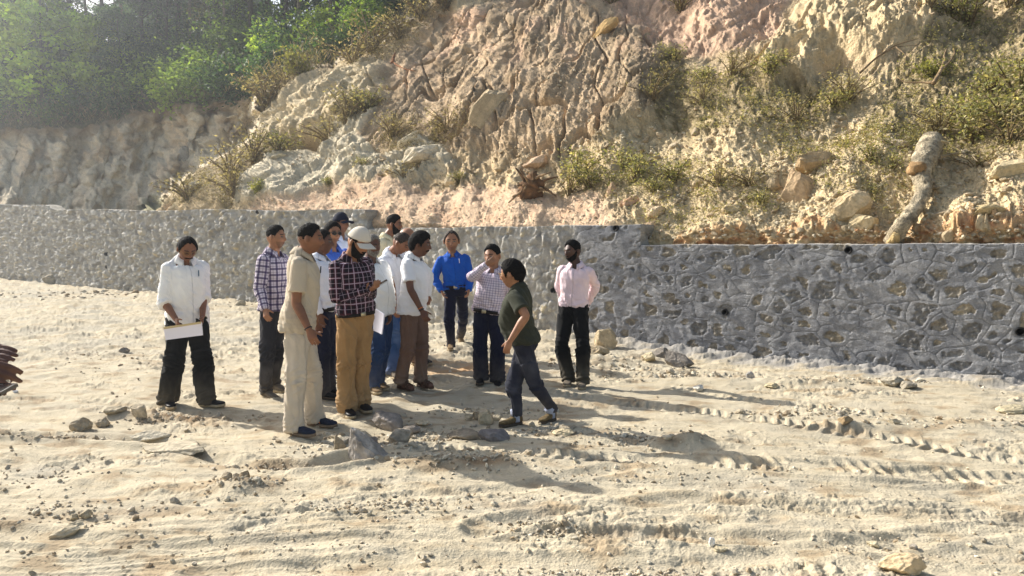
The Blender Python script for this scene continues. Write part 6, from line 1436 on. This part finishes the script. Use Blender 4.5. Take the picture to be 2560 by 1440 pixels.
KINDS = {'bright': [tree_proto(1, 7.5, 0.10, 2.3, 60, 75, 0.26, GB, .12, (92, 84, 72), 0.7, aspect=.7), tree_proto(2, 6.5, 0.12, 2.0, 55, 75, 0.24, GB, .10, (92, 84, 72), 0.7, aspect=.7)],
         'dark': [tree_proto(3, 12, 0.22, 3.2, 75, 100, 0.23, GD, .17, (66, 58, 50), 0.85), tree_proto(4, 11, 0.15, 3.0, 70, 100, 0.22, GD, .15, (66, 58, 50), 0.85), tree_proto(5, 13, 0.3, 3.0, 85, 80, 0.20, GM, .17, (74, 64, 54), 0.8)],
         'slender': [tree_proto(6, 13, 0.3, 1.9, 60, 65, 0.17, GM, .11, (150, 138, 118), 0.6, 0.16), tree_proto(7, 12, 0.25, 1.7, 55, 65, 0.17, GO, .10, (142, 130, 112), 0.6, 0.2)]}
MESH = {}
for kd, lst in KINDS.items():
    MESH[kd] = []
    for (tv, cr) in lst:
        v, q, t, rgb = tv; a = mesh_np('trunk', v, [np.array(q), np.array(t)], M_bark, col=np.repeat(lin(*rgb)[None], len(v), 0), link=False); b = mesh_np('crown', cr[0], cr[1], M_leaf, col=cr[2], link=False, smooth=False)
        MESH[kd].append((a.data, b.data)); bpy.data.objects.remove(a); bpy.data.objects.remove(b)
def plant(name, parts, loc, sc, rz, label, cat, group):
    e = empty(name, loc); e.scale = (sc, sc, sc); e.rotation_euler = (0, 0, rz); tag(e, label, cat, group)
    for nm, me in parts: o = bpy.data.objects.new(nm, me); SC.collection.objects.link(o); o.parent = e
    return e
TREES = [  # px, py of the base, kind, variant, scale, label
    (92, 305, 'bright', 0, 1.0, 'light green big-leaved tree at the far left edge of the cliff top'), (235, 275, 'bright', 1, .75, 'small bright green tree just right of the far left tree'), (-70, 300, 'bright', 1, 1.1, 'bright green tree cut by the left edge of the picture'),
    (40, 200, 'bright', 0, 1.2, 'bright green tree rising behind the far left tree'), (300, 262, 'dark', 1, .45, 'small dark bushy tree above the middle of the cliff'), (618, 170, 'dark', 2, .8, 'dark tree with a thick pale trunk above the right end of the cliff'),
    (545, 195, 'slender', 0, .72, 'thin pale-trunked tree leaning above the cliff, centre of the wood'), (525, 170, 'slender', 1, .8, 'thin tree directly left of the leaning pale-trunked one'), (470, 150, 'slender', 1, .9, 'olive slender tree in the middle of the wood'),
    (410, 200, 'dark', 0, .62, 'rounded dark tree left of the slender trunks'), (350, 165, 'dark', 1, .8, 'dark tree with low crown in the left half of the wood'), (252, 160, 'dark', 0, .85, 'dark shaded tree behind the small bright tree'),
    (170, 150, 'dark', 2, .9, 'dark tree behind the gap between the two light trees'), (120, 115, 'dark', 1, 1.0, 'tall dark tree on the skyline at far left'), (20, 115, 'dark', 0, 1.0, 'tall dark tree on the skyline at the left edge'),
    (700, 130, 'dark', 0, .7, 'dark tree over the brown bank left of the hill'), (760, 110, 'slender', 0, .8, 'slender tree over the brown bank'), (820, 90, 'slender', 1, .85, 'slender olive tree close to the bank top'), (880, 70, 'dark', 1, .6, 'low dark tree near the top of the brown bank'),
    (940, 40, 'bright', 1, .6, 'small bright tree at the top right end of the wood'), (1000, 10, 'dark', 2, .55, 'last dark tree of the wood beside the hill top'), (590, 120, 'dark', 1, .9, 'dark crown behind the thick pale trunk'),
    (450, 112, 'dark', 2, 1.0, 'tall dark tree on the skyline in mid wood'), (310, 112, 'slender', 0, 1.0, 'slender skyline tree beside the sky gap'), (390, 112, 'slender', 1, 1.0, 'slender skyline tree right of the sky gap'), (210, 112, 'slender', 1, 1.05, 'slender skyline tree left of the sky gap'),
    (530, 108, 'dark', 0, .95, 'dark skyline tree right of mid wood'), (660, 105, 'dark', 2, .95, 'dark skyline tree above the thick pale trunk'), (740, 95, 'dark', 1, .8, 'dark skyline tree above the brown bank'), (850, 78, 'dark', 0, .75, 'dark skyline tree near the right end of the wood'),
    (-180, 200, 'dark', 0, 1.0, 'dark tree partly beyond the left edge'), (910, 40, 'slender', 0, .7, 'slender skyline tree at the right end of the wood'), (1030, -20, 'slender', 1, .6, 'thin tree on the bank at the top middle'),
]
for i, (a, b, kd, vr, sc, lb) in enumerate(TREES):
    p, n = hill_at(a, max(b, float(CREST(a)) + 14)); tm, cm = MESH[kd][vr]
    plant('tree', [('trunk', tm), ('crown', cm)], p + np.array([0, 0.3, -0.3]), sc, i * 1.7, lb, 'tree', 'trees of the wood above the cliff')
# trees further back, behind the crest
rt = random.Random(3)
for i in range(26):
    a = rt.uniform(-150, 1000); p, n = hill_at(a, float(CREST(a)) + 10); p = p + np.array([p[0] * 0.25, rt.uniform(4, 22), -rt.uniform(.3, 2.5)]); kd = rt.choice(['dark', 'slender', 'dark']); tm, cm = MESH[kd][rt.randrange(2)]
    plant('tree', [('trunk', tm), ('crown', cm)], p, rt.uniform(.8, 1.2), rt.uniform(0, 6), 'hazy tree of the back rows, seen between the nearer trunks', 'tree', 'back rows of the wood')
# shrubs
def shrub_proto(seed, H, W_, n, size, cols, stems=9, stem_rgb=(120, 104, 76), aspect=.45, up=None, dens=0.5):
    r = np.random.default_rng(seed); tubes = []; tips = []
    for k in range(stems):
        a = r.uniform(0, 6.28); rad = W_ * r.random() ** .6; e = np.array([math.cos(a) * rad, math.sin(a) * rad, H * r.uniform(.5, 1) * (1 - .35 * (rad / W_) ** 2)]); m = e * np.array([.35, .35, .55]) + r.normal(size=3) * .03 * H
        tubes.append(tube([np.array([0, 0, -.05]), m, e], [.012, .008, .004], np.array([0, 1., .1]), 3, 5))
        for j in range(int(n / stems)):
            t_ = r.random() ** dens; q = (m * (1 - t_) + e * t_) if r.random() < .7 else m * t_; tips.append(q + r.normal(size=3) * np.array([.14, .14, .10]) * H)
    V, Fq, Cc = leaves(np.array(tips), size, r, cols, .1, aspect, up); v, q, t = merge(tubes)
    a = mesh_np('stems', v, [np.array(q), np.array(t)], M_bark, col=np.repeat(lin(*stem_rgb)[None], len(v), 0), link=False); b = mesh_np('foliage', V, Fq, M_leaf, col=Cc, link=False, smooth=False)
    d = (a.data, b.data); bpy.data.objects.remove(a); bpy.data.objects.remove(b); return d
GS = lc((134, 134, 88), (150, 144, 102), (118, 120, 74), (172, 162, 122)); GY = lc((150, 150, 88), (138, 138, 80)); GT = lc((150, 140, 108), (166, 154, 122), (132, 122, 92))
SH = {'forest': [shrub_proto(21, 1.9, 1.3, 1800, .17, GM, 12), shrub_proto(22, 1.6, 1.5, 1800, .17, GD, 12), shrub_proto(23, 2.0, 1.2, 1700, .17, GB, 12, aspect=.6)],
      'weed': [shrub_proto(24, .55, .32, 520, .052, GS, 10), shrub_proto(25, .45, .40, 520, .048, GS, 12), shrub_proto(26, .5, .3, 600, .06, GY, 9, aspect=.6)],
      'dry': [shrub_proto(27, .45, .4, 560, .045, GT, 16, (138, 120, 90), .3), shrub_proto(28, .35, .45, 480, .04, GT, 16, (138, 120, 90), .3)]}
r2 = random.Random(8)
for i in range(95):                                             # understorey of the wood
    a = r2.uniform(-120, 1020); top = float(CREST(a)); bot = float(CLTOP(a)); b = top + (bot - top) * r2.random() ** .8
    p, n = hill_at(a, max(min(b, bot - 3), top + 12)); v = r2.choice([0, 0, 1, 1, 1, 2]); s_ = r2.uniform(.55, 1.25) * (0.7 if a > 800 else 1)
    plant('forest_shrub', [('stems', SH['forest'][v][0]), ('foliage', SH['forest'][v][1])], p - np.array([0, 0, .15]), s_, r2.uniform(0, 6), ['leafy mid green shrub of the forest undergrowth above the cliff', 'dark green shrub of the forest undergrowth above the cliff', 'bright green shrub of the forest undergrowth above the cliff'][v], 'shrub', 'undergrowth shrubs of the wood')
SPOT = [  # px, py, kind, variant, scale, label
    (1450, 452, 'weed', 0, 1.5, 'tall leafy weed shrub above the right end of the middle wall'), (1475, 470, 'weed', 1, 1.2, 'leafy weed just right of the tall weed shrub above the middle wall'), (1560, 440, 'weed', 1, 1.1, 'sprawling olive weed on the rubble above the middle wall end'), (1590, 470, 'weed', 0, 1.1, 'dark green weed right of the sprawling olive weed'),
    (1690, 455, 'weed', 1, 1.2, 'round green weed in the left part of the rubble'), (1640, 500, 'weed', 1, .9, 'low weed over the end of the middle wall'), (1420, 480, 'dry', 0, 1.2, 'dry brown bush left of the tall weed shrub'), (1530, 480, 'weed', 1, .9, 'low weed below the sprawling olive weed'),
    (1800, 475, 'dry', 0, 1.1, 'dry grey-green bush left of the upright slab'), (1880, 460, 'dry', 1, 1.2, 'dry weed patch touching the upright slab'), (1900, 500, 'weed', 1, .7, 'small green plant at the foot of the upright slab'), (2180, 420, 'weed', 0, .8, 'green weed left of the fallen trunk'), (2230, 430, 'weed', 1, .8, 'leafy weed against the burl of the fallen trunk'), (2190, 480, 'weed', 1, .6, 'low weed left of the lower trunk'),
    (2440, 330, 'weed', 0, 1.5, 'dense shrub right of and above the fallen trunk'), (2500, 300, 'weed', 1, 1.6, 'dense shrub on the right, second from the edge'), (2550, 260, 'weed', 0, 1.6, 'big shrub on the right edge'), (2400, 280, 'weed', 1, 1.4, 'shrub below the forked dead branch'), (2470, 230, 'weed', 0, 1.2, 'shrub right of the forked dead branch'), (2350, 310, 'dry', 0, 1.4, 'dry bush directly above the top of the fallen trunk'), (2520, 350, 'dry', 1, 1.6, 'dry bush over the boulder at the right edge'), (2590, 330, 'weed', 1, 1.6, 'shrub cut by the right edge'),
    (2330, 190, 'weed', 2, .9, 'yellowish weed left of the forked dead branch'), (2420, 60, 'weed', 0, 1.5, 'dark shrub at the top right'), (2380, 40, 'weed', 1, 1.3, 'shrub left of the dark shrub at the top right'), (2520, 20, 'dry', 0, 1.5, 'dry shrub in the top right corner'), (2320, 70, 'dry', 0, 1.1, 'dry bush on the upper right rock mass'),
    (1665, 215, 'dry', 1, 1.2, 'dark shrub in the gully right of the dome'), (1680, 160, 'weed', 0, .9, 'upper shrub in the gully right of the dome'), (1760, 200, 'weed', 1, .9, 'light green shrub on the upper slope'), (1830, 190, 'dry', 0, 1.2, 'dry shrub on the upper slope left of the rock mass'), (1870, 150, 'dry', 1, .8, 'shrub below the dark hollow of the upper slope'),
    (1640, 280, 'dry', 1, 1.4, 'dry bush at the foot of the dome flank'), (1930, 210, 'weed', 0, 1.0, 'weed at the tip of the upper rock mass'), (2120, 230, 'dry', 0, 1.4, 'dry grey bush below the upper rock mass'), (2080, 260, 'weed', 1, .9, 'weed on the earth below the rock mass'), (1990, 290, 'dry', 1, 1.3, 'dry weed mid slope'), (1760, 260, 'dry', 0, 1.1, 'dry weed patch on the grassy ledge'),
    (752, 195, 'weed', 2, 1.5, 'yellow-green bush on top of the pale outcrop'), (662, 262, 'dry', 0, 2.0, 'dry bush hanging at the left edge of the pale outcrop'), (690, 235, 'dry', 1, 2.0, 'dry tuft above the left edge of the pale outcrop'), (930, 140, 'dry', 0, 2.2, 'large dry bush on the crest left of the reddish bank'), (890, 165, 'dry', 1, 2.0, 'dry tuft on the crest above the outcrop'), (1000, 95, 'dry', 0, 1.7, 'dry bush higher on the crest'), (1050, 40, 'dry', 1, 1.8, 'dry bush at the top of the crest'), (1110, 20, 'dry', 0, 1.2, 'dry bush at the top middle'),
    (880, 320, 'dry', 0, 1.9, 'dry dark bush in the band between outcrop and slabs'), (930, 295, 'weed', 1, 1.5, 'green bush at the upper end of the weedy band'), (820, 350, 'dry', 1, 1.8, 'dry bush in the middle of the weedy band'), (700, 385, 'weed', 1, 1.4, 'green bush beneath the overhang of the outcrop'), (640, 410, 'dry', 0, 2.0, 'dry bush left of the pale slabs'), (590, 450, 'dry', 1, 2.1, 'dry bush at the left foot of the pale slabs'),
    (600, 495, 'dry', 0, 1.6, 'dry grass clump above the long wall'), (480, 500, 'dry', 1, 1.7, 'low dry weeds above the long wall'), (990, 355, 'dry', 0, 1.4, 'dry brown bush between the dome and the white rocks'), (1120, 330, 'dry', 1, 1.5, 'wide dry bush in the middle of the gullied slope foot'), (1090, 345, 'dry', 0, 1.2, 'dry tuft left of the wide dry bush'), (1010, 440, 'dry', 1, 1.0, 'dry tuft above the pinkish soil'),
    (1150, 440, 'weed', 1, .7, 'small weed on the stones above the pinkish soil'), (910, 425, 'weed', 1, .7, 'small green weed by the lower slabs'), (655, 490, 'weed', 2, .7, 'little bright weed at the foot of the slabs'), (820, 455, 'weed', 2, .5, 'tiny bright weed at the slab edge'), (1960, 180, 'dry', 1, .8, 'dry tuft on the rock mass edge'), (1700, 20, 'dry', 0, 1.3, 'dark bush at the very top right of the dome'), (1530, 10, 'dry', 1, 1.2, 'dark bush at the very top over the dome'),
    (1622, 594, 'dry', 1, .6, 'grey-green bush tucked behind the step between the two walls'), (2450, 400, 'dry', 1, 1.2, 'dry weeds right of the trunk shade'),
]
for i, (a, b, kd, v, s_, lb) in enumerate(SPOT):
    p, n = hill_at(a, b); v = v % len(SH[kd]); plant('bush', [('stems', SH[kd][v][0]), ('foliage', SH[kd][v][1])], p - np.array([0, 0, .05]), s_ * (p[1] / 13) ** .5, i * 1.3, lb, 'bush', 'bushes on the slope')
# ground cover: weeds on the slope, dry grass along the cliff top
def cover(name, regions, label, cols, size, mat, up=None, aspect=.4, sp=.07, per=14, seed=1):
    r = np.random.default_rng(seed); P_ = []
    for (pts_, n) in regions:
        xs = [p[0] for p in pts_]; ys = [p[1] for p in pts_]; k = 0
        while k < n:
            a, b = r.uniform(min(xs), max(xs)), r.uniform(min(ys), max(ys))
            if not inside(a, b, pts_): continue
            if pn(np.array([a / 35.0]), np.array([b / 25.0]), 900)[0] < -0.12: k += 0.5; continue
            p, _ = hill_at(a, b); q = p + r.normal(size=(per, 3)) * sp * (p[1] / 12); q[:, 2] = p[2] + np.abs(r.normal(size=per)) * sp * 1.1 * (p[1] / 12); P_.append(q); k += 1
    P_ = np.concatenate(P_); V, Fq, Cc = leaves(P_, size, r, cols, 0.0 if up else .1, aspect, up)
    o = mesh_np(name, V, Fq, mat, col=Cc, smooth=False); tag(o, label, name.replace('_', ' '), kind='stuff')
cover('ground_weeds', [([(1620, 280), (1660, 130), (1760, 190), (1900, 160), (1960, 210), (2090, 200), (2140, 260), (1980, 330), (1700, 340)], 700), ([(2150, 360), (2220, 200), (2300, 100), (2440, 30), (2700, 0), (2700, 420), (2400, 400)], 900),
    ([(1400, 420), (1520, 380), (1720, 400), (1900, 440), (1950, 520), (1700, 590), (1600, 560), (1500, 490)], 420), ([(1950, 380), (2300, 380), (2250, 520), (2000, 480)], 200), ([(1900, 330), (2300, 330), (2300, 390), (1900, 380)], 300)], 'low grey-green weeds creeping over the rubble slope', np.concatenate([GS, GT]), .04, M_leaf, None, .45, .07, 14, 2)
cover('dry_scrub', [([(390, 520), (560, 400), (640, 345), (760, 365), (900, 265), (975, 265), (880, 330), (700, 380), (610, 440), (590, 520)], 1100), ([(940, 380), (1000, 310), (1180, 310), (1200, 350), (1000, 400)], 350), ([(860, 170), (1000, 90), (1060, 20), (1110, 20), (1010, 130), (900, 190)], 350), ([(600, 330), (640, 225), (760, 165), (760, 210), (680, 260), (650, 330)], 260), ([(640, 250), (700, 190), (860, 120), (1040, 20), (1010, 10), (840, 100), (680, 180)], 350)],
    'brown dry scrub in the bands between the rock outcrops', np.concatenate([GT, lc((104, 92, 64), (120, 104, 74))]), .05, M_dry, .25, .3, .08, 14, 3)
cover('dry_grass', [([(-200, 330), (0, 300), (200, 296), (330, 262), (450, 240), (600, 232), (720, 180), (880, 110), (900, 130), (720, 215), (600, 262), (450, 275), (330, 300), (200, 332), (0, 340)], 800)],
    'pale dry grass hanging over the edge of the far cliff', lc((138, 126, 98), (154, 142, 112), (116, 104, 80)), .26, M_dry, .55, .10, .16, 12, 4)
cover('forest_floor_plants', [([(-250, 335), (-250, 110), (500, 100), (860, 80), (1040, 5), (900, 100), (700, 190), (600, 240), (330, 275), (200, 310)], 2200)],
    'mixed low leafy growth covering the forest floor', np.concatenate([GD, GM, GM]), .16, M_leaf, None, .5, .28, 14, 5)

# ================================================================ air
def build_haze():
    x0, x1, y0, y1, z0, z1 = -260.0, 300.0, -32.0, 145.0, -4.0, 62.0
    V = [(x, y, z) for x in (x0, x1) for y in (y0, y1) for z in (z0, z1)]
    q = [[0, 1, 3, 2], [4, 6, 7, 5], [0, 4, 5, 1], [2, 3, 7, 6], [0, 2, 6, 4], [1, 5, 7, 3]]
    m = bpy.data.materials.new('haze_air'); m.use_nodes = True; t = m.node_tree; t.nodes.clear()
    out = t.nodes.new('ShaderNodeOutputMaterial'); v = t.nodes.new('ShaderNodeVolumePrincipled'); v.inputs['Density'].default_value = 0.0020; v.inputs['Anisotropy'].default_value = 0.72; v.inputs['Color'].default_value = (0.86, 0.92, 1.0, 1)
    t.links.new(v.outputs[0], out.inputs['Volume'])
    o = mesh_np('haze', np.array(V), np.array(q), m, smooth=False); tag(o, 'thin sunlit dusty haze filling the air', 'haze', kind='stuff')
build_haze()
